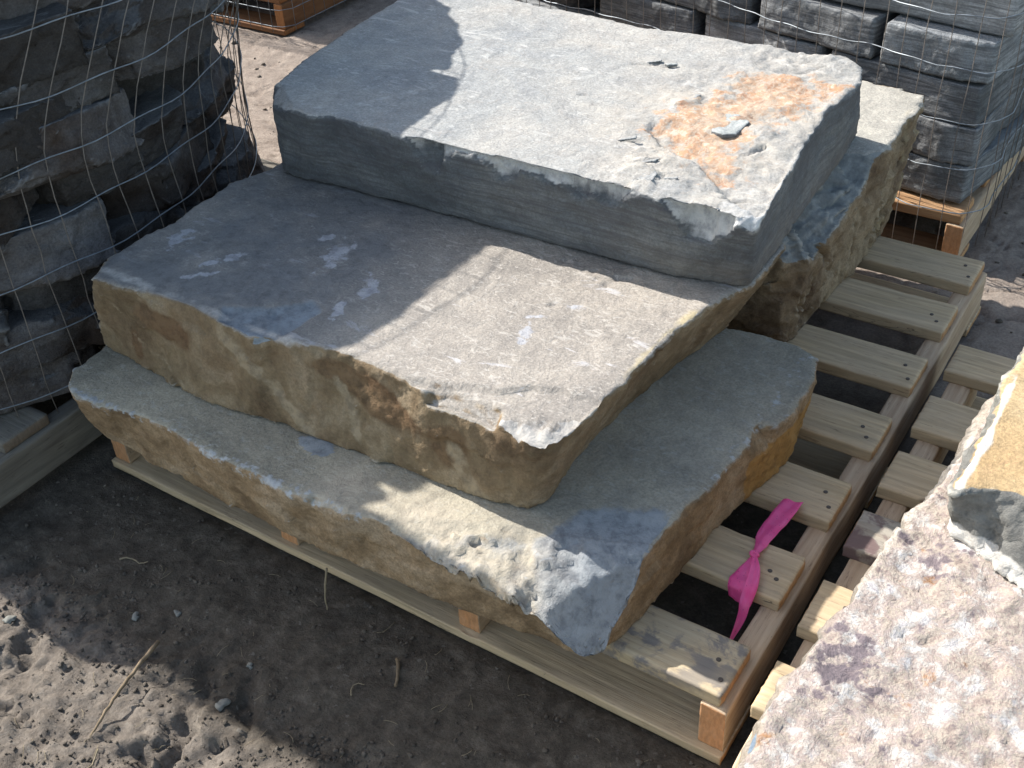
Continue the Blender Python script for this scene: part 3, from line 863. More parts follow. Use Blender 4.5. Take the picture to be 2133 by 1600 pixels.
# bottom slab
T1 = [(-1.161, -0.062), (-1.176, -0.032), (-1.183, 0.030), (-1.18, 0.20), (-1.17, 0.42), (-1.14, 0.59), (-0.90, 0.61), (-0.60, 0.60), (-0.281, 0.606), (-0.216, 0.616), (-0.165, 0.615), (-0.128, 0.600), (-0.113, 0.560), (-0.108, 0.457),
      (-0.122, 0.386), (-0.134, 0.342), (-0.144, 0.287), (-0.148, 0.236), (-0.156, 0.176), (-0.161, 0.135), (-0.163, 0.077), (-0.162, 0.020), (-0.168, -0.020), (-0.190, -0.044), (-0.220, -0.050), (-0.258, -0.052), (-0.320, -0.054), (-0.408, -0.058),
      (-0.495, -0.055), (-0.572, -0.067), (-0.655, -0.075), (-0.753, -0.072), (-0.869, -0.058), (-0.975, -0.058), (-1.063, -0.078), (-1.113, -0.082)]
B1 = [(-1.145, -0.040), (-1.150, -0.020), (-1.155, 0.030), (-1.15, 0.20), (-1.15, 0.42), (-1.12, 0.58), (-0.90, 0.60), (-0.60, 0.59), (-0.281, 0.60), (-0.216, 0.605), (-0.172, 0.600), (-0.145, 0.580), (-0.118, 0.520), (-0.112, 0.457),
      (-0.130, 0.375), (-0.136, 0.330), (-0.141, 0.287), (-0.144, 0.236), (-0.147, 0.190), (-0.152, 0.135), (-0.157, 0.090), (-0.166, 0.020), (-0.178, -0.010), (-0.190, -0.028), (-0.215, -0.034), (-0.258, -0.036), (-0.320, -0.040), (-0.408, -0.046),
      (-0.515, -0.052), (-0.590, -0.056), (-0.695, -0.060), (-0.780, -0.058), (-0.890, -0.054), (-0.985, -0.048), (-1.063, -0.044), (-1.113, -0.042)]
FR1 = [(-0.300, 0.085), (-0.251, 0.131), (-0.212, 0.148), (-0.14, 0.145), (-0.13, 0.034), (-0.12, -0.12), (-0.248, -0.12), (-0.36, -0.12), (-0.39, -0.030), (-0.36, 0.01)]
def ex1(W, N, me, tp, sd, chip):
    q2 = W[:, :2]
    W0 = np.c_[q2, np.zeros(len(q2))]
    d1 = (W[:, 0]+0.50)*0.38 + (W[:, 1]+0.04)*(-0.925) + 0.010*fbm(W0, 12, 4, 13) + 0.006*facet3(W0, (24, 24, 1), 14)
    d1 = np.clip(d1, 0, 1)
    rough1 = 0.0075*facet3(W0 + 0.004*fbm(W0, 40, 2, 5)[:, None], (15, 21, 1), 19, 1.3, 0.25) + 0.0045*facet3(W0, (40, 50, 1), 23, 1.3, 0.3) + 0.0022*ridge(W0, 75, 3, 24)
    z1_ = 0.240 - 0.16*d1 - 3.3*d1*d1 + np.minimum(1, d1/0.02)*rough1
    d2 = (W[:, 0]+0.238)*0.805 + (W[:, 1]+0.038)*(-0.593) + 0.006*fbm(W0, 20, 4, 17)
    zr = 0.196 + 0.030*np.clip((W[:, 1]+0.035)/0.095, 0, 1.4)
    z2_ = np.where(d2 > 0, zr - 1.15*d2 + 0.4*rough1, 9)
    z2_ = np.where(W[:, 1] > 0.10, 9, z2_ + 0.9*np.clip(W[:, 1]-0.05, 0, 1))
    zt = np.maximum(np.minimum(z1_, z2_), 0.141)
    frm = (d1 > 0.002) & (W[:, 0] > -0.56)
    hit = frm & (W[:, 2] > zt) & (W[:, 2] > 0.13)
    W[hit, 2] = zt[hit]
    fr = np.where(frm, d1, -0.02)
    fr2 = poly_sd(q2 + 0.01*np.c_[fbm(W0, 14, 3, 8), fbm(W0, 14, 3, 9)], [(-0.30, 0.02), (-0.27, 0.10), (-0.235, 0.135), (-0.18, 0.15), (-0.12, 0.14), (-0.12, -0.1), (-0.24, -0.1)])
    W[:, 2] -= tp*(fr < 0.001)*0.004*sstep(0.0, 0.02, fr2)
    fk = poly_sd(q2, [(-0.726, 0.026), (-0.700, 0.040), (-0.674, 0.043), (-0.650, 0.025), (-0.660, 0.008), (-0.677, 0.003), (-0.71, 0.012)])
    W[:, 2] += tp*0.0025*sstep(-0.001, 0.001, fk)
    greyf = np.maximum(hit*0.50*sstep(0.0, 0.03, d1), np.maximum(tp, hit)*np.clip(0.5 + fr2/0.06, 0, 0.80))
    attr(me, "fresh", np.clip(np.maximum(greyf, tp*(fk > 0)*0.9), 0, 1))
    attr(me, "cool", tp*0.15*sstep(-0.5, -0.25, W[:, 0]))
    attr(me, "sun_patch", np.maximum(tp, hit)*0.60*sstep(-0.66, -0.60, W[:, 0])*sstep(0.06, -0.02, W[:, 1])*sstep(-0.2, -0.3, W[:, 0]))  # sunlit patch painted as a paler cream along the front
    attr(me, "ochre", sd*np.maximum(0.95*sstep(0.33, 0.36, W[:, 1])*sstep(-0.3, -0.2, W[:, 0])*sstep(0.225, 0.19, W[:, 2]), 0.25))
    fe = np.exp(-((W[:, 1]+0.068)/0.016)**2)*sstep(0.21, 0.238, W[:, 2])
    re_ = np.exp(-((W[:, 0]+0.14)/0.02)**2)*sstep(0.21, 0.238, W[:, 2])*sstep(0.1, 0.2, W[:, 1])
    attr(me, "pale", np.clip(0.50*fe + 0.36*re_, 0, 1))
    return W
chips1 = [((-0.55, -0.068, 0.232), (0, -0.6, 0.8), 0.005, 18, 0.07), ((-0.40, -0.066, 0.228), (0.0, -0.7, 0.75), 0.006, 18, 0.08),
          ((-1.165, -0.05, 0.20), (-0.8, -0.6, 0.1), 0.008), ((-1.16, -0.04, 0.15), (-0.5, -0.5, -0.9), 0.008, 12, 0.3), ((-0.128, 0.345, 0.222), (0.85, 0.1, 0.55), 0.006, 18, 0.06)]
m1 = slab_mesh("slab_bottom", T1, B1, 0.24, 0.122, (-0.66, 0.27, 0.122), M_s1, 0.0048, chips1, side=(0.006, 0.0025, 0.0014), top=(0.003, 0.0008), seed=50, extra=ex1, terr=0.0003, outline=0.004, facet=0.005, nick=0.5)
tag(add("stone_slab", m1, None, (-0.66, 0.27, 0.122)), "lowest slab lying on the pallet boards, olive top with a broken grey front corner", "slab", "big stone slabs stacked on the pallet")

# tan block at the back of the pallet
T4 = [(-1.12, 0.72), (-1.14, 1.0), (-1.13, 1.28), (-0.8, 1.30), (-0.343, 1.309), (-0.273, 1.304), (-0.196, 1.294), (-0.186, 1.222), (-0.193, 1.147), (-0.184, 1.061), (-0.196, 1.009), (-0.192, 0.93), (-0.200, 0.823), (-0.212, 0.745), (-0.235, 0.705), (-0.5, 0.71), (-0.8, 0.70)]
B4 = [(-1.10, 0.74), (-1.12, 1.0), (-1.11, 1.24), (-0.8, 1.25), (-0.343, 1.25), (-0.273, 1.25), (-0.218, 1.23), (-0.216, 1.180), (-0.217, 1.120), (-0.219, 1.061), (-0.219, 1.009), (-0.224, 0.93), (-0.228, 0.850), (-0.230, 0.780), (-0.245, 0.745), (-0.5, 0.73), (-0.8, 0.73)]
def ex4(W, N, me, tp, sd, chip):
    # split fissures running down the right face
    f = ridge(W + 0.05*fbm(W, 6, 3, 3)[:, None]*np.array([0, 1, 1]), (3, 13, 9), 3, 18)
    W[:, 0] -= sd*0.020*sstep(0.62, 0.86, f)*sstep(0.39, 0.32, W[:, 2])
    attr(me, "blue", np.clip(0.95*chip + 0.0, 0, 1)*sstep(0.18, 0.24, W[:, 2]))
    attr(me, "ochre", np.clip(sd*0.4*sstep(1.0, 1.1, W[:, 1]) + tp*0.3*sstep(-0.25, -0.2, W[:, 0]), 0, 1))
    return W
chips4 = [((-0.225, 0.93, 0.372), (0.55, -0.35, 0.85), 0.016, 12, 0.17), ((-0.235, 0.78, 0.345), (0.6, -0.4, 0.75), 0.018, 12, 0.16), ((-0.20, 1.00, 0.39), (0.2, -0.5, 0.9), 0.008, 16, 0.06)]
m4 = slab_mesh("block", T4, B4, 0.400, 0.123, (-0.65, 1.0, 0.123), M_s4, 0.006, chips4, side=(0.010, 0.004, 0.003), top=(0.002, 0.0008), seed=70, extra=ex4, outline=0.006, facet=0.010, nick=0.8)
tag(add("stone_block", m4, None, (-0.65, 1.0, 0.123)), "thick tan block at the back of the pallet, holding up the topmost slab", "block")

# loose flake on the rust patch, and a few crumbs of slate
def flake(poly, z0, th, loc, name, label, cat, group=None, seed=0, vox=0.0022, tilt=(0, 0, 0), mat=M_flake):
    V, F = prism([(x-loc[0], y-loc[1]) for x, y in poly], [(x-loc[0], y-loc[1]) for x, y in poly], th, 0)
    me = voxel(V, F, vox)
    P = getv(me)
    N = getn(me)
    P += N*(0.0012*fbm(P, 60, 3, seed))[:, None]
    P[:, 2] += 0.0015*fbm(P, 25, 2, seed+1)
    setv(me, P)
    smooth_on(me)
    me.materials.clear()
    me.materials.append(mat)
    o = add(name, me, None, (loc[0], loc[1], z0), tilt)
    tag(o, label, cat, group)
    return o
flake([(-0.362, 0.665), (-0.378, 0.700), (-0.366, 0.732), (-0.348, 0.738), (-0.320, 0.718), (-0.322, 0.672), (-0.340, 0.660)], 0.5462, 0.008, (-0.35, 0.70), "stone_flake", "loose grey flake lying on the orange rust patch of the top slab", "flake", seed=5, tilt=(0.03, -0.04, 0))
flake([(-0.548, 0.868), (-0.530, 0.880), (-0.524, 0.874), (-0.540, 0.862)], 0.552, 0.005, (-0.535, 0.871), "stone_chip", "small dark chip near the back edge of the top slab", "chip", seed=6)

M_flake3 = M_s3
def lifted(poly, z0, tx, ty, label, th=0.003, seed=1):
    cx_ = sum(p[0] for p in poly)/len(poly)
    cy_ = sum(p[1] for p in poly)/len(poly)
    flake(poly, z0, th, (cx_, cy_), "stone_flake", label, "flake", seed=seed, vox=0.0017, tilt=(tx, ty, 0), mat=M_s3)
lifted([(-0.398, 0.470), (-0.400, 0.498), (-0.380, 0.506), (-0.366, 0.492), (-0.362, 0.470), (-0.378, 0.462)], 0.5525, 0.02, -0.10, "pale lifted flake near the front edge of the top slab, left of the scarp", seed=11)
lifted([(-0.478, 0.742), (-0.482, 0.765), (-0.456, 0.782), (-0.432, 0.775), (-0.436, 0.748), (-0.455, 0.736)], 0.5500, 0.02, -0.10, "tan lifted flake at the back left of the orange rust patch", seed=12)
lifted([(-0.477, 0.570), (-0.474, 0.578), (-0.452, 0.588), (-0.449, 0.580)], 0.5525, 0.05, -0.16, "thin dark sliver of slate left of the rust patch", 0.0025, 13)
lifted([(-0.412, 0.517), (-0.408, 0.524), (-0.386, 0.535), (-0.388, 0.526)], 0.5525, 0.05, -0.16, "thin dark sliver just behind the pale lifted flake", 0.0025, 14)
lifted([(-0.356, 0.487), (-0.354, 0.493), (-0.334, 0.497), (-0.335, 0.491)], 0.5520, 0.05, -0.16, "thin dark sliver to the right of the pale lifted flake", 0.0025, 15)
lifted([(-0.585, 0.868), (-0.582, 0.876), (-0.560, 0.886), (-0.558, 0.876)], 0.5515, 0.05, -0.14, "narrow sliver beside the small dark chip at the back of the top slab", 0.0025, 16)

# ------------------------------------------------------------------ right-hand stones
TR = [(0.119, -0.270), (0.112, -0.240), (0.114, -0.200), (0.122, -0.130), (0.133, -0.029), (0.146, 0.080), (0.158, 0.170), (0.166, 0.244), (0.172, 0.353), (0.178, 0.50), (0.20, 0.62), (0.40, 0.70), (0.80, 0.72), (0.95, 0.40), (0.97, 0.0), (0.93, -0.40), (0.60, -0.46), (0.30, -0.42), (0.16, -0.31)]
BR = [(0.135, -0.225), (0.135, -0.20), (0.14, -0.17), (0.14, -0.12), (0.15, -0.029), (0.16, 0.080), (0.17, 0.170), (0.175, 0.244), (0.18, 0.353), (0.19, 0.50), (0.22, 0.60), (0.40, 0.67), (0.78, 0.69), (0.92, 0.40), (0.94, 0.0), (0.90, -0.36), (0.60, -0.40), (0.30, -0.36), (0.18, -0.26)]
def exR(W, N, me, tp, sd, chip):
    W[:, 2] += tp*(0.007*fbm(W, 9, 5, 61, 0.6) + 0.002*ridge(W, 30, 4, 62) + 0.0032*facet3(W + 0.01*fbm(W, 25, 3, 7)[:, None], (16, 19, 3), 68, 1.0, 0.6) + 0.003*facet3(W, (45, 45, 3), 69, 1.0, 0.5))
    q = fbm(W, (10, 10, 5), 6, 66, 0.62)*4
    fl = np.floor(q)
    W[:, 2] += tp*0.003*(fl + sstep(0, 0.15, q-fl))
    for hx, hy, hr in ((0.247, -0.09, 0.006), (0.30, -0.13, 0.006), (0.31, -0.155, 0.008), (0.36, -0.12, 0.006), (0.19, 0.02, 0.004), (0.215, -0.05, 0.004)):
        W[:, 2] -= tp*0.008*np.exp(-((W[:, 0]-hx)**2 + (W[:, 1]-hy)**2)/(hr*hr))
    attr(me, "marble", tp*0.62)
    attr(me, "white", tp*np.clip(0.15 + 0.35*fbm(W, 13, 3, 63), 0, 1))
    attr(me, "purple", tp*np.clip(0.16 + 0.45*fbm(W, 10, 3, 64) + blob(W, [(0.18, 0.07, 0.05, 0.04, 0), (0.16, -0.10, 0.03, 0.05, 0)], 0.3), 0, 1))
    attr(me, "orange", tp*np.clip(0.10 + 0.45*fbm(W, 14, 3, 67), 0, 1))
    attr(me, "blue", chip*0.75)
    attr(me, "grey", tp*0.0)
    return W
chipsR = [((0.150, -0.292, 0.398), (0.15, -0.6, 0.8), 0.006, 22, 0.09), ((0.112, -0.235, 0.405), (-0.9, -0.1, 0.45), 0.004, 25, 0.05), ((0.23, -0.345, 0.40), (0.0, -0.55, 0.85), 0.006, 22, 0.07)]
mR = slab_mesh("right_slab", TR, BR, 0.42, 0.123, (0.5, 0.1, 0.123), M_r1, 0.0055, chipsR, side=(0.010, 0.008, 0.003), top=(0.004, 0.0015), seed=90, extra=exR, outline=0.006)
tag(add("stone_slab", mR, None, (0.5, 0.1, 0.123)), "rough pink and cream marbled stone in the near right corner", "slab", "big stones on the neighbouring pallet")

TY = [(0.187, 0.099), (0.180, 0.153), (0.180, 0.186), (0.188, 0.234), (0.191, 0.286), (0.192, 0.373), (0.20, 0.50), (0.30, 0.60), (0.55, 0.62), (0.75, 0.45), (0.78, 0.15), (0.60, 0.09), (0.40, 0.105), (0.30, 0.115), (0.243, 0.121), (0.215, 0.112)]
BY = [(0.194, 0.112), (0.188, 0.153), (0.185, 0.186), (0.190, 0.234), (0.193, 0.286), (0.194, 0.373), (0.20, 0.50), (0.30, 0.60), (0.55, 0.62), (0.75, 0.45), (0.78, 0.05), (0.60, 0.00), (0.40, 0.02), (0.30, 0.058), (0.262, 0.078), (0.228, 0.098)]
def exY(W, N, me, tp, sd, chip):
    W[:, 1] -= sd*0.004*ridge(W, (8, 8, 40), 3, 5)*(W[:, 1] < 0.2)
    left = sstep(0.020, 0.0, np.abs(W[:, 0] - 0.190 - 0.012*fbm(W, 9, 2, 8)))
    fr_ = poly_sd(W[:, :2], TY)
    attr(me, "grey", sstep(0.004, 0.0, fr_)*(W[:, 1] < 0.2))
    attr(me, "pale", np.clip(0.85*left*tp + 0.8*sstep(0.455, 0.437, W[:, 2] + 0.01*fbm(W, 20, 3, 2))*(1-tp), 0, 1))
    return W
mY = slab_mesh("yellow_slab", TY, BY, 0.500, 0.426, (0.45, 0.3, 0.426), M_r2, 0.0045, [((0.186, 0.25, 0.488), (-0.85, 0.0, 0.55), 0.004, 18)], side=(0.006, 0.005, 0.002), top=(0.004, 0.001), seed=120, extra=exY, outline=0.005)
tag(add("stone_slab", mY, None, (0.45, 0.3, 0.426)), "yellow-topped slab with a dark grey broken front edge, on the marbled stone", "slab", "big stones on the neighbouring pallet")

# ------------------------------------------------------------------ pallets
def board_mesh(name, L, Wd, T, mat, seed, vox=0.0052, rough=1.0):
    V, F = prism([(0, 0), (L, 0), (L, Wd), (0, Wd)], [(0, 0), (L, 0), (L, Wd), (0, Wd)], T, 0)
    me = voxel(V, F, vox)
    P = getv(me)
    N = getn(me)
    Q = P*np.array([1, 6, 6]) + seed*3.1
    d = 0.0007*rough*fbm(Q, 14, 4, seed)
    ex = (np.abs(N[:, 1]) > 0.4) | (np.abs(N[:, 2]) > 0.4)
    P += N*(d*1.0)[:, None]
    P[:, 1] += 0.0025*rough*fbm(np.c_[P[:, 0], P[:, 0]*0, P[:, 0]*0 + seed], 4, 3, seed)
    P[:, 2] += 0.0012*rough*fbm(np.c_[P[:, 0], P[:, 1]*2, P[:, 0]*0 + seed], 3, 2, seed+5)*(P[:, 2] > T*0.5)
    endm = np.abs(N[:, 0]) > 0.4
    P[endm, 0] += 0.0016*fbm(P[endm]*np.array([1, 1, 1]), 90, 3, seed+8)
    # splintered nicks along the upper arrises
    nick = sstep(0.25, 0.55, fbm(np.c_[P[:, 0]*1.0, P[:, 1]*3, P[:, 2]*0 + seed], 16, 3, seed+3))
    edge = sstep(0.010, 0.0, np.minimum(P[:, 1], Wd-P[:, 1]))*sstep(T-0.008, T, P[:, 2])
    P[:, 2] -= 0.0035*rough*nick*edge
    setv(me, P)
    smooth_on(me)
    me.name = name
    me.materials.clear()
    me.materials.append(mat)
    return me

def nail_mesh():
    V, F = [], []
    n = 10
    for k, (r, z) in enumerate(((0.0034, -0.001), (0.0036, 0.0006), (0.0026, 0.0012))):
        for i in range(n):
            a = 2*math.pi*i/n
            V.append((r*math.cos(a), r*math.sin(a), z))
    for k in range(2):
        for i in range(n):
            j = (i+1) % n
            F.append([k*n+i, k*n+j, (k+1)*n+j, (k+1)*n+i])
    F.append([2*n+i for i in range(n)])
    m = bpy.data.meshes.new("nail")
    m.from_pydata(V, [], F)
    m.materials.append(M_nail)
    return m
NAIL = nail_mesh()

BW = 1.193
_bd = {}
def bd(key, L, W_, T_, mat, seed):
    k = (key, mat.name, seed)
    k = k + (round(L, 3), round(W_, 3))
    if k not in _bd:
        _bd[k] = board_mesh(key, L, W_, T_, mat, seed)
    return _bd[k]

def pallet(x1, y0, depth, boards, width=1.2, H=0.121, label="", rz=0.0, mat=M_board, smat=M_stringer, special=None, nails=True, group="wooden pallets", stringers=None, bx=None, pz=0.0):
    """x1, y0: near right corner. boards: list of (y offset, board width)"""
    rt = empty("wooden_pallet", (x1, y0, pz), rz)
    tag(rt, label, "pallet", group)
    T = 0.0235
    zb = 0.016
    for i, (yy, w) in enumerate(boards):
        mt = (special or {}).get(i, mat)
        me = bd("deck_board", width-0.008, 0.099, T, mt, 1 + (i*5 + len(boards)) % 4)
        e = (bx[i] if bx else 0.008)
        o = add("deck_board", me, rt, (-width+0.008-e, yy, H-T))
        o.scale = (1, w/0.099, 1)
        if nails:
            for nx, ny in ((-0.014, 0.28), (-0.030, 0.60)) if i % 2 == 0 else ((-0.022, 0.34), (-0.036, 0.52)):
                nl = add("nail", NAIL, o, (width-0.008+nx, 0.099*ny + rng.uniform(-0.006, 0.006), T+0.0003))
                nl.scale = (1, 1, 1)
    st = stringers or [0.0, -0.392, -0.752, -(width-0.005)+0.005]
    sl = depth
    for k, sx in enumerate(st):
        me = bd("stringer", sl, 0.038, H-T-zb, smat, 11 + k % 2)
        o = add("stringer", me, rt, (sx if sx > -width+0.05 else -width+0.043, 0.0, zb+0.0004), (0, 0, math.pi/2))
    for yy in (-0.010, depth/2-0.05, depth-0.095):
        me = bd("bottom_board", width, 0.099, zb, mat, 21)
        add("bottom_board", me, rt, (-width+0.003, yy, 0.0))
    return rt

main_boards = [(0.004, 0.0943), (0.1931, 0.0966), (0.3755, 0.0988), (0.560, 0.0992), (0.7502, 0.0992), (0.9373, 0.1010), (1.1170, 0.103)]
pallet(0.002, 0.0, 1.22, main_boards, 1.197, label="pine pallet carrying the big slab stack, its right side bare", special={0: M_board_stain}, bx=[0.009, 0.008, 0.006, 0.005, 0.005, 0.007, 0.008])
pallet(1.226, -0.07, 0.99, [(0.082, 0.085), (0.236, 0.098), (0.412, 0.086), (0.558, 0.098), (0.722, 0.098), (0.900, 0.090)], 1.205, label="pallet under the marbled stone, close against the right of the main pallet",
       special={2: M_board_purple}, stringers=[-0.005, -0.4, -0.8, -1.148], bx=[0]*6)
pallet(-1.262, -0.34, 1.22, main_boards, 1.197, label="dull grey pallet under the round wire cage of rubble", mat=M_dark_wood, smat=M_dark_wood, nails=False)
pallet(-0.088, 1.372, 1.22, main_boards, 1.197, label="orange-edged pallet under the square wire cage of blue-grey stones", nails=False, mat=M_warm, smat=M_stringer, rz=0.0)
pallet(-2.385, 1.775, 1.22, main_boards, 1.197, label="far orange pallet wrapped in wire, behind the round cage", nails=False, mat=M_orange_wood, smat=M_orange_wood)

# ------------------------------------------------------------------ caged stones
def rubble(seed, L=0.36, D=0.42, H=0.095, blocky=False):
    r = random.Random(seed)
    if blocky:
        c = lambda: r.uniform(0.0, 0.02)
        T = [(-L/2+c(), 0.0-c()), (-L/4, -c()*0.4), (0, -c()*0.5), (L/4, -c()*0.4), (L/2-c(), 0.0-c()), (L/2-c(), -D/2), (L/2-c(), -D), (-L/2+c(), -D), (-L/2+c(), -D/2)]
        B = [(x+r.uniform(-0.006, 0.006), y+r.uniform(-0.006, 0.002)) for x, y in T]
    else:
        a, b = r.uniform(0.02, 0.13), r.uniform(0.02, 0.13)
        T = [(-L/2 + a*0.5, -a*r.uniform(0.5, 1.0)), (-L/2+a*1.1, r.uniform(-0.03, 0)), (r.uniform(-0.07, 0.07), r.uniform(-0.012, 0.014)), (L/2-b*1.1, r.uniform(-0.03, 0)), (L/2-b*0.4, -b*r.uniform(0.5, 1.0)),
             (L/2*r.uniform(0.85, 1), -D*0.5), (L/2*r.uniform(0.5, 0.8), -D), (-L/2*r.uniform(0.5, 0.8), -D), (-L/2*r.uniform(0.85, 1), -D*0.5)]
        u = r.choice((-1, 1))*r.uniform(0.0, 0.03)
        B = [(x+r.uniform(-0.012, 0.012), y+(u if y > -0.2 else 0)+r.uniform(-0.008, 0.008)) for x, y in T]
    V, F = prism(T, B, H/2, -H/2)
    me = voxel(V, F, 0.0062)
    P = getv(me)
    if not blocky:
        for _ in range(3):
            th = r.uniform(0.3, 2.8)
            n_ = np.array([math.cos(th)*0.8, abs(math.sin(th))*0.8, r.choice((-1, 1))*r.uniform(0.5, 1.0)])
            n_ /= np.linalg.norm(n_)
            p = np.array([math.copysign(L*r.uniform(0.1, 0.42), n_[0]), -0.012, math.copysign(H*0.42, n_[2])])
            s_ = (P-p) @ n_ + 0.006*facet3(P, 25, seed)
            m = s_ > 0
            P[m] -= n_*s_[m, None]*0.95
        setv(me, P)
    N = getn(me)
    side = 1 - sstep(0.55, 0.85, np.abs(N[:, 2]))
    if blocky:
        d = side*(0.0028*facet3(P, (12, 12, 18), seed+1) + 0.0022*fbm(P, 40, 4, seed+3, 0.65) + 0.0015*ridge(P, (25, 25, 60), 3, seed+4)) + 0.003*fbm(P, 9, 3, seed+5)
    else:
        d = side*(0.009*facet3(P, (11, 11, 20), seed+1) + 0.005*facet3(P, (30, 30, 50), seed+2)) + 0.004*fbm(P, 9, 3, seed+5) + 0.0022*fbm(P, 60, 4, seed+3, 0.65) + 0.0022*facet3(P, (20, 20, 8), seed+7)
    P += N*d[:, None]
    setv(me, P)
    smooth_on(me)
    me.materials.clear()
    return me
PROTO = [rubble(200+i, 0.36, 0.44, 0.10) for i in range(14)]
PROTOB = [rubble(300+i, 0.36, 0.40, 0.10, True) for i in range(8)]
for m in PROTO:
    m.materials.append(M_cage_stone)
    m.name = "rubble_stone"
for m in PROTOB:
    m.materials.append(M_cage_stone2)
    m.name = "block_stone"

ORD = ["lowest", "second", "third", "fourth", "fifth", "sixth", "seventh", "eighth", "ninth", "tenth", "eleventh", "twelfth"]
def ordw(i):
    return ["first", "second", "third", "fourth", "fifth", "sixth", "seventh", "eighth", "ninth", "tenth", "eleventh", "twelfth", "thirteenth"][i]

def lean(z):
    t = float(sstep(0.50, 0.94, np.array([z]))[0])
    return (-1.946 + 0.015*t, 0.209 + 0.172*t)

z = 0.128
cr = 0
hs = [0.072, 0.082, 0.069, 0.084, 0.075, 0.081, 0.072, 0.083, 0.080, 0.083]
for cr, h in enumerate(hs):
    cx0, cy0 = lean(z+h/2)
    cnt = 11 if z < 0.66 else 13
    a0 = rng.uniform(0, 2*math.pi/cnt)
    for k in range(cnt):
        ang = a0 + 2*math.pi*k/cnt + rng.uniform(-0.05, 0.05)
        R = (0.688 + rng.uniform(-0.026, 0.002)) if z < 0.66 else (0.625 + rng.uniform(-0.015, 0.0))
        me = PROTO[rng.randrange(len(PROTO))]
        yc = -0.265 + 0.09*(z+h/2)
        fa = ang
        if math.sin(ang) < -0.05 and cy0 + R*math.sin(ang) < yc:
            R = (yc - cy0)/math.sin(ang)
            fa = -math.pi/2
        o = add("rubble_stone", me, None, (cx0 + R*math.cos(ang), cy0 + R*math.sin(ang), z+h/2),
                (rng.uniform(-0.09, 0.09), rng.uniform(-0.09, 0.09), fa - math.pi/2 + rng.uniform(-0.12, 0.12)))
        o.scale = (rng.uniform(0.96, 1.22) if z < 0.66 else rng.uniform(1.12, 1.25), 1.0, h/0.10*rng.uniform(1.04, 1.18))
        deg = (math.degrees(ang) + 180) % 360 - 180
        kk = int((deg + 180)//(360/cnt))
        tag(o, f"dark rubble stone, {ORD[cr]} course of the round cage, {ordw(kk % 13)} counted clockwise", "stone", "rubble stones in the round wire cage")
    z += h - 0.001
# unseen cap stones added on the round stack, outline shaped to throw its curved shadow
CT = [(-180, .65), (-140, .64), (-117, .64), (-106, .585), (-87, .575), (-73, .61), (-57, .655), (-38, .61), (-26, .64), (-12, .615), (0, .60), (9, .605), (25, .64), (38, .625), (47, .655), (60, .685), (70, .69), (110, .65), (180, .65)]
def crad(d):
    d = (d+180) % 360 - 180
    return float(np.interp(d, [a for a, _ in CT], [b for _, b in CT])) + 0.006*math.sin(d*0.31) + 0.005*math.sin(d*0.83+1)
cuts = [-160, -92, -30, 33, 88, 150]
for i, a in enumerate(cuts):
    b = cuts[(i+1) % len(cuts)]
    if b < a:
        b += 360
    cxm, cym = -1.892, 0.381
    pts = [(0.03*math.cos(math.radians((a+b)/2)), 0.03*math.sin(math.radians((a+b)/2)))]
    d = a + 0.7
    while d < b - 0.7:
        pts.append((crad(d)*math.cos(math.radians(d)), crad(d)*math.sin(math.radians(d))))
        d += 4.0
    V, F = prism(pts, [(x*0.99, y*0.99) for x, y in pts], 0.095, 0.0)
    me = voxel(V, F, 0.011)
    P = getv(me)
    P += getn(me)*(0.004*facet3(P, 14, 400+i) + 0.004*fbm(P, 30, 3, i))[:, None]
    setv(me, P)
    smooth_on(me)
    me.materials.clear()
    me.materials.append(M_cage_stone)
    me.name = "shadow_cap_stone"
    tag(add("shadow_cap_stone", me, None, (cxm, cym, 0.902)), f"flat dark cap stone added out of view on the round cage, shaped to cast its shadow, {ordw(i)} counted clockwise", "stone", "rubble stones in the round wire cage")
def block_of(name, x0, x1, y0, y1, z0, z1, mat, seed, vox=0.008):
    cx_, cy_ = (x0+x1)/2, (y0+y1)/2
    r = random.Random(seed)
    c = [(x0+r.uniform(0, .03), y0+r.uniform(0, .02)), (cx_, y0), (x1-r.uniform(0, .03), y0+r.uniform(0, .02)), (x1, cy_), (x1-r.uniform(0, .02), y1-r.uniform(0, .02)), (cx_, y1), (x0+r.uniform(0, .02), y1-r.uniform(0, .02)), (x0, cy_)]
    c = [(x-cx_, y-cy_) for x, y in c]
    V, F = prism(c, c, z1-z0, 0.0)
    me = voxel(V, F, vox)
    P = getv(me)
    P += getn(me)*(0.005*facet3(P, 13, seed) + 0.004*fbm(P, 30, 3, seed))[:, None]
    setv(me, P)
    smooth_on(me)
    me.materials.clear()
    me.materials.append(mat)
    me.name = name
    return add(name, me, None, (cx_, cy_, z0))
tag(block_of("rubble_stone", -1.96, -1.219, -0.196, 0.030, 1.001, 1.115, M_cage_stone, 77), "long dark stone added out of view on the round cage to shade the soil in front", "stone", "rubble stones in the round wire cage")  # unseen stone, added only to shade the ground before the pallet
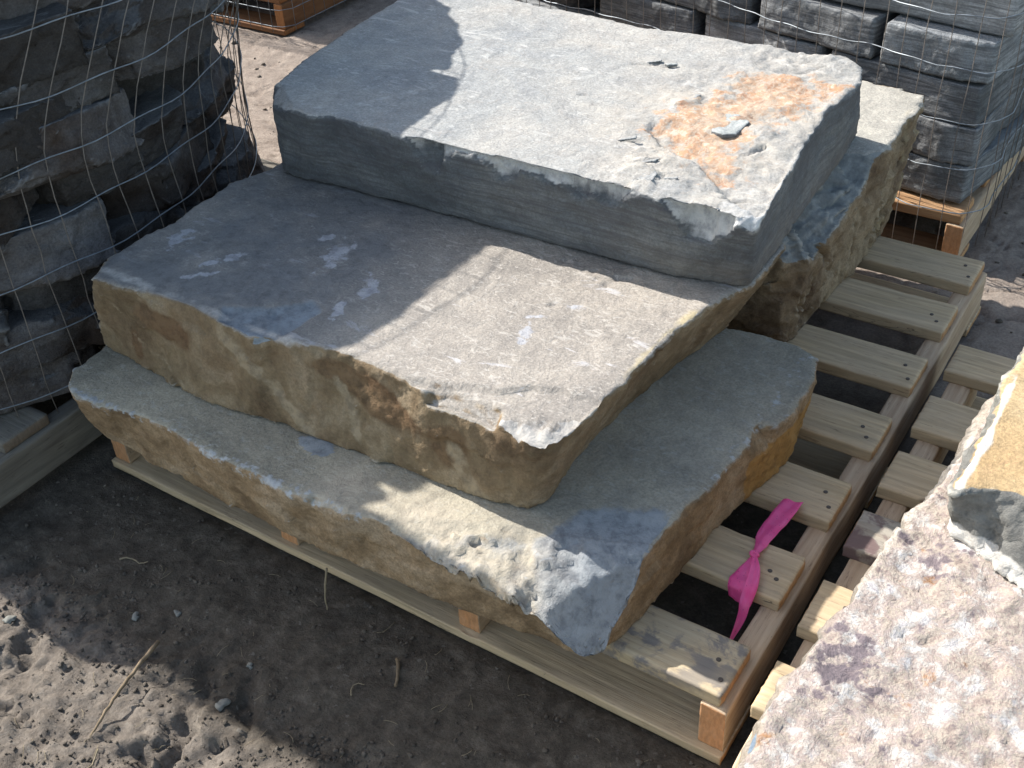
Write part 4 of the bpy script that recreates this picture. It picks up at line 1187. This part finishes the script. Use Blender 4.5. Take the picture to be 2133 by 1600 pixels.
# square cage, blocks course by course along its rounded front
def fy(x):
    return float(np.interp(x, [-1.5, -1.26, -1.07, -0.74, -0.43, -0.2, -0.1, -0.06], [1.66, 1.61, 1.575, 1.50, 1.42, 1.36, 1.37, 1.44]))
courses = [(0.126, 0.214, [-0.10, -0.42, -0.78, -1.10, -1.42]), (0.216, 0.302, [-0.105, -0.37, -0.70, -1.05, -1.42]), (0.305, 0.388, [-0.105, -0.47, -0.80, -1.12, -1.45]),
           (0.392, 0.478, [-0.10, -0.345, -0.66, -0.97, -1.40]), (0.484, 0.60, [-0.085, -0.62, -0.98, -1.40]), (0.604, 0.70, [-0.09, -0.45, -0.85, -1.3]), (0.704, 0.80, [-0.09, -0.5, -0.9, -1.3]), (0.80, 0.90, [-0.1, -0.4, -0.8, -1.3]), (0.90, 1.02, [-0.12, -0.55, -0.95, -1.3])]
for ci, (za, zb_, xs) in enumerate(courses):
    for k, (xr, xl) in enumerate(zip(xs[:-1], xs[1:])):
        mid = (xr+xl)/2
        ya, yb = fy(xl)+0.018, fy(xr)+0.018
        ang = math.atan2(yb-ya, xr-xl)
        me = PROTOB[(ci*3+k*5) % len(PROTOB)]
        L = (xr-xl)-0.012
        # prototype face is +y side at y=0 ; turn it to look towards -y
        o = add("block_stone", me, None, (mid, (ya+yb)/2 + rng.uniform(0, 0.014), (za+zb_)/2), (rng.uniform(-0.02, 0.02), rng.uniform(-0.025, 0.025), math.pi + ang))
        o.scale = (L/0.355, 1.0, (zb_-za)/0.102)
        if k == len(xs)-2 and ci >= 2:
            o.data = PROTO[(ci+k) % 14]
        tag(o, f"blue-grey block stone, {ORD[ci]} course in the square cage's front, {ordw(k)} from right corner", "stone", "block stones in the square wire cage")
    yy = 1.80
    k = 0
    while yy < 2.55:
        L = rng.uniform(0.28, 0.42)
        me = PROTOB[rng.randrange(len(PROTOB))]
        o = add("block_stone", me, None, (-0.095 - rng.uniform(0, 0.015), yy + L/2, (za+zb_)/2), (rng.uniform(-0.02, 0.02), rng.uniform(-0.02, 0.02), -math.pi/2))
        o.scale = (L/0.362, 1.0, (zb_-za)/0.103)
        tag(o, f"blue-grey block stone, {ORD[ci]} course in the square cage's flank, {ordw(k)} from front", "stone", "block stones in the square wire cage")
        yy += L
        k += 1
# far cage, only its lowest courses come near the picture
for ci in range(9):
    for k in range(3):
        me = PROTO[rng.randrange(14)]
        o = add("rubble_stone", me, None, (-2.60 - 0.37*k, 1.85, 0.175 + 0.1*ci), (0, 0, math.pi))
        tag(o, f"dark rubble stone, {ORD[ci]} course in the far cage's front, {ordw(k)} from corner", "stone", "rubble stones in the far cage")
    for k in range(3):
        me = PROTO[rng.randrange(14)]
        o = add("rubble_stone", me, None, (-2.44, 2.05 + 0.37*k, 0.175 + 0.1*ci), (0, 0, -math.pi/2))
        tag(o, f"dark rubble stone, {ORD[ci]} course in the far cage's flank, {ordw(k)} from corner", "stone", "rubble stones in the far cage")

# ------------------------------------------------------------------ wire
def tubes(paths, r=0.00125, n=5, closed=False):
    V, F = [], []
    for pts in paths:
        pts = [Vector(p) for p in pts]
        m = len(pts)
        base = len(V)
        up = Vector((0.31, 0.17, 0.93)).normalized()
        for i, p in enumerate(pts):
            if closed:
                d = pts[(i+1) % m] - pts[(i-1) % m]
            else:
                d = pts[min(i+1, m-1)] - pts[max(i-1, 0)]
            d.normalize()
            a = d.cross(up)
            if a.length < 0.05:
                a = d.cross(Vector((1, 0, 0)))
            a.normalize()
            b = d.cross(a)
            rr = r[i] if isinstance(r, list) else r
            for k in range(n):
                t = 2*math.pi*k/n
                V.append(p + a*(rr*math.cos(t)) + b*(rr*math.sin(t)))
        seg = m if closed else m-1
        for i in range(seg):
            j = (i+1) % m
            for k in range(n):
                l = (k+1) % n
                F.append([base+i*n+k, base+i*n+l, base+j*n+l, base+j*n+k])
        if not closed:
            F.append([base+k for k in range(n)][::-1])
            F.append([base+(m-1)*n+k for k in range(n)])
    return V, F

def wire_obj(name, paths, parent, r=0.00125, closed=False, mat=M_wire, n=5):
    V, F = tubes(paths, r, n, closed)
    m = bpy.data.meshes.new(name)
    m.from_pydata([tuple(v) for v in V], [], F)
    m.polygons.foreach_set("use_smooth", np.ones(len(m.polygons), bool))
    m.materials.append(mat)
    return add(name, m, parent)

wr = random.Random(21)
cage = tag(empty("wire_cage", (0, 0, 0)), "rusty-bright wire mesh wrapped round the round stack of dark rubble", "wire cage", "wire cages round the stone stacks")
RZ = [0.153, 0.262, 0.360, 0.455, 0.553, 0.652, 0.755, 0.855, 0.940, 0.985]
def cpt(a, z, R=0.708):
    x0, y0 = lean(z)
    R = R + 0.006*math.sin(3*a+z*9) + 0.003*math.sin(11*a + z*21)
    R -= 0.020*float(sstep(0.75, 0.9, np.array([z]))[0])
    yc = -0.310 + 0.09*z
    if math.sin(a) < -0.05:
        lim = (yc - y0)/math.sin(a)
        R = -0.03*math.log(math.exp(-R/0.03) + math.exp(-min(lim, 3)/0.03))
    return (x0 + R*math.cos(a), y0 + R*math.sin(a), z)
for zi, zr in enumerate(RZ):
    pts = [cpt(2*math.pi*i/150, zr + 0.006*math.sin(4*math.pi*i/150 + zi) + 0.003*math.sin(2*math.pi*i/150*22 + zi*3)) for i in range(150)]
    wire_obj("ring_wire", [pts], cage, 0.00125, True)
nv = 74
for k in range(nv):
    a = 2*math.pi*k/nv + wr.uniform(-0.006, 0.006)
    deg = (math.degrees(a)+180) % 360 - 180
    z0 = 0.10
    if -42 < deg < -35:
        z0 = 0.30
    pts = []
    off = 0
    for i in range(24):
        zz = z0 + (0.99-z0)*i/23
        off = off*0.6 + wr.uniform(-0.004, 0.004)
        pts.append(cpt(a + off, zz, 0.706))
    wire_obj("upright_wire", [pts], cage, 0.00105, False, M_wire2)

cage2 = tag(empty("wire_cage", (0, 0, 0)), "wire mesh wrapped round the square stack of blue-grey blocks", "wire cage", "wire cages round the stone stacks")
base = [(-0.07, 2.6), (-0.062, 2.2), (-0.064, 1.8), (-0.062, 1.55), (-0.060, 1.44), (-0.072, 1.39), (-0.10, 1.362), (-0.15, 1.350), (-0.203, 1.352), (-0.265, 1.372), (-0.31, 1.392), (-0.376, 1.405), (-0.434, 1.418), (-0.52, 1.435), (-0.632, 1.478), (-0.737, 1.502), (-0.9, 1.54), (-1.067, 1.565), (-1.257, 1.602), (-1.45, 1.68), (-1.50, 1.80), (-1.50, 2.2), (-1.5, 2.55), (-1.4, 2.62), (-0.8, 2.64), (-0.15, 2.64)]
def resamp(pts, step):
    out = []
    P = pts + [pts[0]]
    d = [0]
    for a, b in zip(P[:-1], P[1:]):
        d.append(d[-1] + math.hypot(b[0]-a[0], b[1]-a[1]))
    n = int(d[-1]/step)
    xs = np.linspace(0, d[-1], n, endpoint=False)
    X = np.interp(xs, d, [p[0] for p in P])
    Y = np.interp(xs, d, [p[1] for p in P])
    return list(zip(X, Y))
RP = resamp(base, 0.0165)
for zi, zr in enumerate([0.131, 0.230, 0.334, 0.437, 0.541, 0.645, 0.75, 0.85, 0.95, 1.04]):
    pts = [(x - 0.004*math.sin(i*0.4+zi), y - 0.003*math.cos(i*0.55+zi), zr + 0.0035*math.sin(i*0.17+zi*2) + 0.0015*math.sin(i*1.05)) for i, (x, y) in enumerate(RP)]
    wire_obj("ring_wire", [pts], cage2, 0.00135, True)
for i, (x, y) in enumerate(resamp(base, 0.049)):
    if y > 2.0 and x < -0.3:
        continue
    pts = []
    off = 0
    for k in range(16):
        off = off*0.7 + wr.uniform(-0.0022, 0.0022)
        pts.append((x+off, y+off*0.5, 0.035 + 1.01*k/15))
    wire_obj("upright_wire", [pts], cage2, 0.00095, False, M_wire2)

cage3 = tag(empty("wire_cage", (0, 0, 0)), "wire mesh over the far orange pallet at the top left", "wire cage", "wire cages round the stone stacks")
b3 = [(-2.365, 3.0), (-2.362, 1.80), (-2.385, 1.762), (-2.42, 1.752), (-3.6, 1.752)]
for zr in [0.03, 0.085, 0.18, 0.28, 0.38, 0.6, 0.8, 1.0]:
    wire_obj("ring_wire", [[(x, y, zr + 0.002*math.sin(9*x+7*y)) for x, y in b3]], cage3, 0.0013)
for i in range(24):
    y = 1.80 + i*0.05
    wire_obj("upright_wire", [[(-2.362 + 0.002*math.sin(i*3+k), y, 0.01+1.0*k/6) for k in range(7)]], cage3, 0.001)
for i in range(24):
    x = -2.42 - i*0.05
    wire_obj("upright_wire", [[(x, 1.752 + 0.002*math.sin(i*3+k), 0.01+1.0*k/6) for k in range(7)]], cage3, 0.001)

# ------------------------------------------------------------------ pink flagging tape tied round a board
def ribbon(rows, name, parent, th=0.0006):
    """rows: list of (left point, right point); builds a closed thin strip with a slight crease"""
    n = 7
    top, bot = [], []
    R = []
    # smooth the rows
    for i in range(len(rows)-1):
        for t in range(6):
            s = t/6
            p0 = rows[max(i-1, 0)]
            p1, p2 = rows[i], rows[i+1]
            p3 = rows[min(i+2, len(rows)-1)]
            pr = []
            for e in (0, 1):
                a, b, c, d = (Vector(p[e]) for p in (p0, p1, p2, p3))
                pr.append(0.5*((2*b) + (c-a)*s + (2*a-5*b+4*c-d)*s*s + (3*b-a-3*c+d)*s**3))
            R.append(pr)
    R.append([Vector(rows[-1][0]), Vector(rows[-1][1])])
    V, F = [], []
    m = len(R)
    for side in (0, 1):
        for i, (a, b) in enumerate(R):
            d = (R[min(i+1, m-1)][0] - R[max(i-1, 0)][0])
            w = b-a
            nn = d.cross(w)
            if nn.length > 1e-9:
                nn.normalize()
            for k in range(n):
                t = k/(n-1)
                wav = 0.0017*math.sin(t*8+i*0.18) + 0.0009*math.sin(t*19+i*0.5) + 0.0008*math.sin(i*1.1)
                V.append(a.lerp(b, t) + nn*(wav*min(1, w.length/0.02) + (th if side else 0)))
    o = m*n
    for i in range(m-1):
        for k in range(n-1):
            q = [i*n+k, i*n+k+1, (i+1)*n+k+1, (i+1)*n+k]
            F.append(q)
            F.append([x+o for x in q][::-1])
    for i in range(m-1):
        F.append([i*n, (i+1)*n, (i+1)*n+o, i*n+o])
        F.append([i*n+n-1, i*n+n-1+o, (i+1)*n+n-1+o, (i+1)*n+n-1])
    F.append([k for k in range(n)][::1] + [k+o for k in range(n)][::-1])
    e = (m-1)*n
    F.append(([e+k for k in range(n)] + [e+k+o for k in range(n)][::-1])[::-1])
    me = bpy.data.meshes.new(name)
    me.from_pydata([tuple(v) for v in V], [], F)
    me.validate()
    me.polygons.foreach_set("use_smooth", np.ones(len(me.polygons), bool))
    me.materials.append(M_tape)
    return add(name, me, parent)
tape = tag(empty("flagging_tape", (-0.07, 0.24, 0.121)), "bright pink plastic flagging tape knotted round one bare pallet board", "tape")
def rel(p):
    return (p[0]+0.07, p[1]-0.24, p[2]-0.121)
def rows_(l):
    return [(rel(a), rel(b)) for a, b in l]
ribbon(rows_([((-0.0805, 0.383, 0.1255), (-0.0515, 0.386, 0.1275)), ((-0.083, 0.350, 0.129), (-0.053, 0.350, 0.130)), ((-0.0855, 0.322, 0.127), (-0.058, 0.320, 0.128)), ((-0.086, 0.293, 0.1265), (-0.0625, 0.288, 0.1275)),
              ((-0.079, 0.268, 0.127), (-0.064, 0.266, 0.129)), ((-0.0735, 0.245, 0.130), (-0.066, 0.245, 0.133))]), "tail_end", tape)
ribbon(rows_([((-0.0725, 0.244, 0.131), (-0.0665, 0.243, 0.134)), ((-0.078, 0.222, 0.127), (-0.058, 0.222, 0.130)), ((-0.084, 0.198, 0.1245), (-0.045, 0.201, 0.127)), ((-0.083, 0.186, 0.120), (-0.043, 0.190, 0.119)), ((-0.080, 0.184, 0.100), (-0.046, 0.186, 0.096)), ((-0.074, 0.195, 0.090), (-0.052, 0.195, 0.090))]), "loop", tape)
ribbon(rows_([((-0.086, 0.292, 0.124), (-0.066, 0.290, 0.1235)), ((-0.088, 0.2955, 0.118), (-0.068, 0.2955, 0.117)), ((-0.086, 0.294, 0.098), (-0.066, 0.294, 0.096))]), "wrap", tape)
ribbon(rows_([((-0.0715, 0.245, 0.1345), (-0.0655, 0.243, 0.1355)), ((-0.066, 0.222, 0.133), (-0.050, 0.220, 0.134)), ((-0.060, 0.190, 0.129), (-0.041, 0.190, 0.129)), ((-0.058, 0.172, 0.114), (-0.042, 0.171, 0.112)), ((-0.056, 0.160, 0.090), (-0.044, 0.158, 0.088)), ((-0.057, 0.145, 0.062), (-0.0525, 0.145, 0.060)), ((-0.058, 0.138, 0.045), (-0.057, 0.138, 0.045))]), "tail_end", tape)
kp = []
for i in range(16):
    a = i/15*2.6*math.pi
    kp.append((0.0045*math.cos(a), 0.004 + 0.0055*math.sin(a)*0.7 + i*0.0002, 0.0115+0.0028*math.sin(a*0.5)))
wire_obj("knot", [kp], tape, 0.0032, False, M_tape, 8)

# ------------------------------------------------------------------ litter on the ground
def scatter(n, region, smin, smax, seed, name, mat, dens=None, flat=0.75, embed=0.15):
    r = np.random.default_rng(seed)
    base = []
    t = (1+5**.5)/2
    for a, b in ((-1, t), (1, t), (-1, -t), (1, -t)):
        base += [(a, b, 0), (0, a, b), (b, 0, a)]
    base = np.array(base)
    base /= np.linalg.norm(base[0])
    from itertools import combinations
    el = min(np.linalg.norm(base[0]-base[i]) for i in range(1, 12))
    tri = [c for c in combinations(range(12), 3) if all(abs(np.linalg.norm(base[a]-base[b])-el) < 0.01 for a, b in combinations(c, 2))]
    tri = np.array([c if np.dot(np.cross(base[c[1]]-base[c[0]], base[c[2]]-base[c[0]]), base[c[0]]) > 0 else (c[0], c[2], c[1]) for c in tri])
    xy = np.c_[r.uniform(region[0], region[1], n), r.uniform(region[2], region[3], n)]
    if dens is not None:
        xy = xy[r.uniform(size=n) < dens(xy)]
    for x0, x1, y0, y1 in PALLETS:
        k = (xy[:, 0] > x0-0.012) & (xy[:, 0] < x1+0.012) & (xy[:, 1] > y0-0.02) & (xy[:, 1] < y1+0.012)
        xy = xy[~k]
    n = len(xy)
    s = smin + (smax-smin)*r.uniform(size=n)**3.2
    zz = ground_h(xy)
    V = base[None]*(s[:, None, None])*(1 + 0.30*r.normal(size=(n, 12, 1)))
    V = V*np.stack([r.uniform(.7, 1.3, n), r.uniform(.7, 1.3, n), r.uniform(flat*0.7, flat*1.2, n)], 1)[:, None]
    V[:, :, 0] += xy[:, 0, None]
    V[:, :, 1] += xy[:, 1, None]
    V[:, :, 2] += (zz + s*flat*embed*2)[:, None]
    F = (tri[None] + (np.arange(n)*12)[:, None, None]).reshape(-1, 3)
    m = mesh_np(name, V.reshape(-1, 3), F, mat, False)
    return add(name, m)
def dn(xy):
    rr = fbm(np.c_[xy, xy[:, 0]*0], 9, 3, 55)
    return np.clip(0.35 + 1.3*rr, 0.05, 1)*(0.25 + 0.75*sstep(-0.15, -0.34, xy[:, 1]))
tag(scatter(26000, (-1.5, 0.05, -0.62, 0.0), 0.0008, 0.0042, 3, "soil_crumbs", M_crumb, dn), "loose crumbs of dry soil strewn over the trodden ground", "soil", None, "stuff")
tag(scatter(5000, (-3.0, 0.4, 0.95, 2.6), 0.002, 0.010, 4, "soil_crumbs", M_crumb, dn), "loose crumbs of soil behind the pallets", "soil", None, "stuff")

def straw(n, region, seed, lmin, lmax, r0):
    r = random.Random(seed)
    paths = []
    for _ in range(n):
        x, y = r.uniform(region[0], region[1]), r.uniform(region[2], region[3])
        if any(x0-0.03 < x < x1+0.03 and y0-0.03 < y < y1+0.03 for x0, x1, y0, y1 in PALLETS):
            continue
        L = r.uniform(lmin, lmax)
        a = r.uniform(0, math.pi)
        cv = r.uniform(-1.5, 1.5)
        k = 5
        pts = []
        px, py = x, y
        for i in range(k):
            pts.append((px, py))
            aa = a + cv*i/k
            px += math.cos(aa)*L/k
            py += math.sin(aa)*L/k
        hz = ground_h(np.array(pts))
        zmax = max(hz)
        paths.append([(p[0], p[1], (h*0.5+zmax*0.5) + 0.0015) for p, h in zip(pts, hz)])
    return paths
wire_s = wire_obj("straw_litter", straw(150, (-1.45, 0.02, -0.55, -0.05), 8, 0.006, 0.035, 0.0005), None, 0.00042, False, M_straw, 4)
tag(wire_s, "fine dry straw and root bits scattered over the soil", "straw", None, "stuff")

def stick(pts, r, name, label, mat=M_stick, cat="stick", group=None):
    # refine
    P = []
    for i in range(len(pts)-1):
        for t in range(5):
            P.append(Vector(pts[i]).lerp(Vector(pts[i+1]), t/5) + Vector((rng.uniform(-1, 1), rng.uniform(-1, 1), rng.uniform(-1, 1)))*r*0.25)
    P.append(Vector(pts[-1]))
    c = P[0].copy()
    rr = [r*(1.0-0.45*i/len(P))*rng.uniform(0.85, 1.1) for i in range(len(P))]
    V, F = tubes([[p-c for p in P]], rr, 7)
    m = bpy.data.meshes.new(name)
    m.from_pydata([tuple(v) for v in V], [], F)
    m.polygons.foreach_set("use_smooth", np.ones(len(m.polygons), bool))
    m.materials.append(mat)
    o = add(name, m, None, c)
    tag(o, label, cat, group)
    return o
g1, g2 = gz(-0.768, -0.42), gz(-0.79, -0.265)
stick([(-0.787, -0.268, g2+0.035), (-0.783, -0.305, 0.028), (-0.777, -0.355, 0.020), (-0.770, -0.395, 0.012), (-0.765, -0.425, g1+0.003)], 0.0034, "stick", "brown dry stick propped on the sunlit soil, casting a thin shadow")
def gp(l, dz=0.004):
    return [(x, y, gz(x, y)+dz) for x, y in l]
stick(gp([(-1.000, -0.165), (-0.993, -0.157), (-0.985, -0.153), (-0.977, -0.152), (-0.967, -0.153), (-0.960, -0.150), (-0.955, -0.144)]), 0.0016, "twig", "thin pale bent twig lying in the shaded soil", M_straw, "twig")
stick(gp([(-0.735, -0.435), (-0.725, -0.455), (-0.722, -0.472)]), 0.0014, "twig", "short upright pale twig below the propped stick", M_straw, "twig")
stick([(-0.625, -0.060, 0.085), (-0.628, -0.066, 0.060), (-0.632, -0.070, 0.020), (-0.630, -0.072, 0.001)], 0.0020, "straw_stem", "yellow straw stem hanging from under the bottom slab to the ground", M_straw, "straw")
stick(gp([(-0.475, -0.095), (-0.462, -0.107), (-0.452, -0.125), (-0.447, -0.135)]), 0.0032, "twig", "curved grey root piece lying in the shade before the pallet", M_stick, "twig")
stick(gp([(-0.490, -0.182), (-0.496, -0.175), (-0.500, -0.166), (-0.496, -0.159), (-0.487, -0.156)]), 0.0012, "twig", "tiny pale hooked twig in the dark soil before the pallet", M_straw, "twig")

def pebble(x, y, s, label, seed, mat=M_pebble):
    V = nrng.normal(size=(8, 3))
    me = bpy.data.meshes.new("pebble")
    import bmesh
    bm = bmesh.new()
    bmesh.ops.create_icosphere(bm, subdivisions=3, radius=s)
    bm.to_mesh(me)
    bm.free()
    P = getv(me)
    P *= np.array([1.2, 0.85, 0.5])
    P *= 0.85
    P += (P/np.linalg.norm(P, axis=1)[:, None])*(0.35*s*fbm(P/s, 1.1, 3, seed) + 0.55*s*facet3(P/s, 0.9, seed+3, 0.9, 0.5))[:, None]
    setv(me, P)
    smooth_on(me)
    me.materials.append(mat)
    o = add("pebble", me, None, (x, y, gz(x, y)+s*0.25), (0, 0, seed))
    tag(o, label, "pebble", "small stones on the soil")
pebble(-0.640, -0.290, 0.0105, "pale greenish pebble on the edge of the front shadow", 1)
pebble(-0.885, -0.235, 0.0075, "small whitish stone chip lying in the shaded soil", 2)
pebble(-0.835, -0.195, 0.0065, "small pinkish stone in the shade, right of the whitish chip", 3)
pebble(-1.045, -0.345, 0.010, "flat grey stone chip at the left edge of the sunlit soil", 4)
pebble(-1.020, -0.395, 0.010, "flat dull stone chip pressed in the sunlit soil at the far left", 5)
pebble(-0.66, -0.215, 0.006, "tiny white pebble in the dark soil", 6)
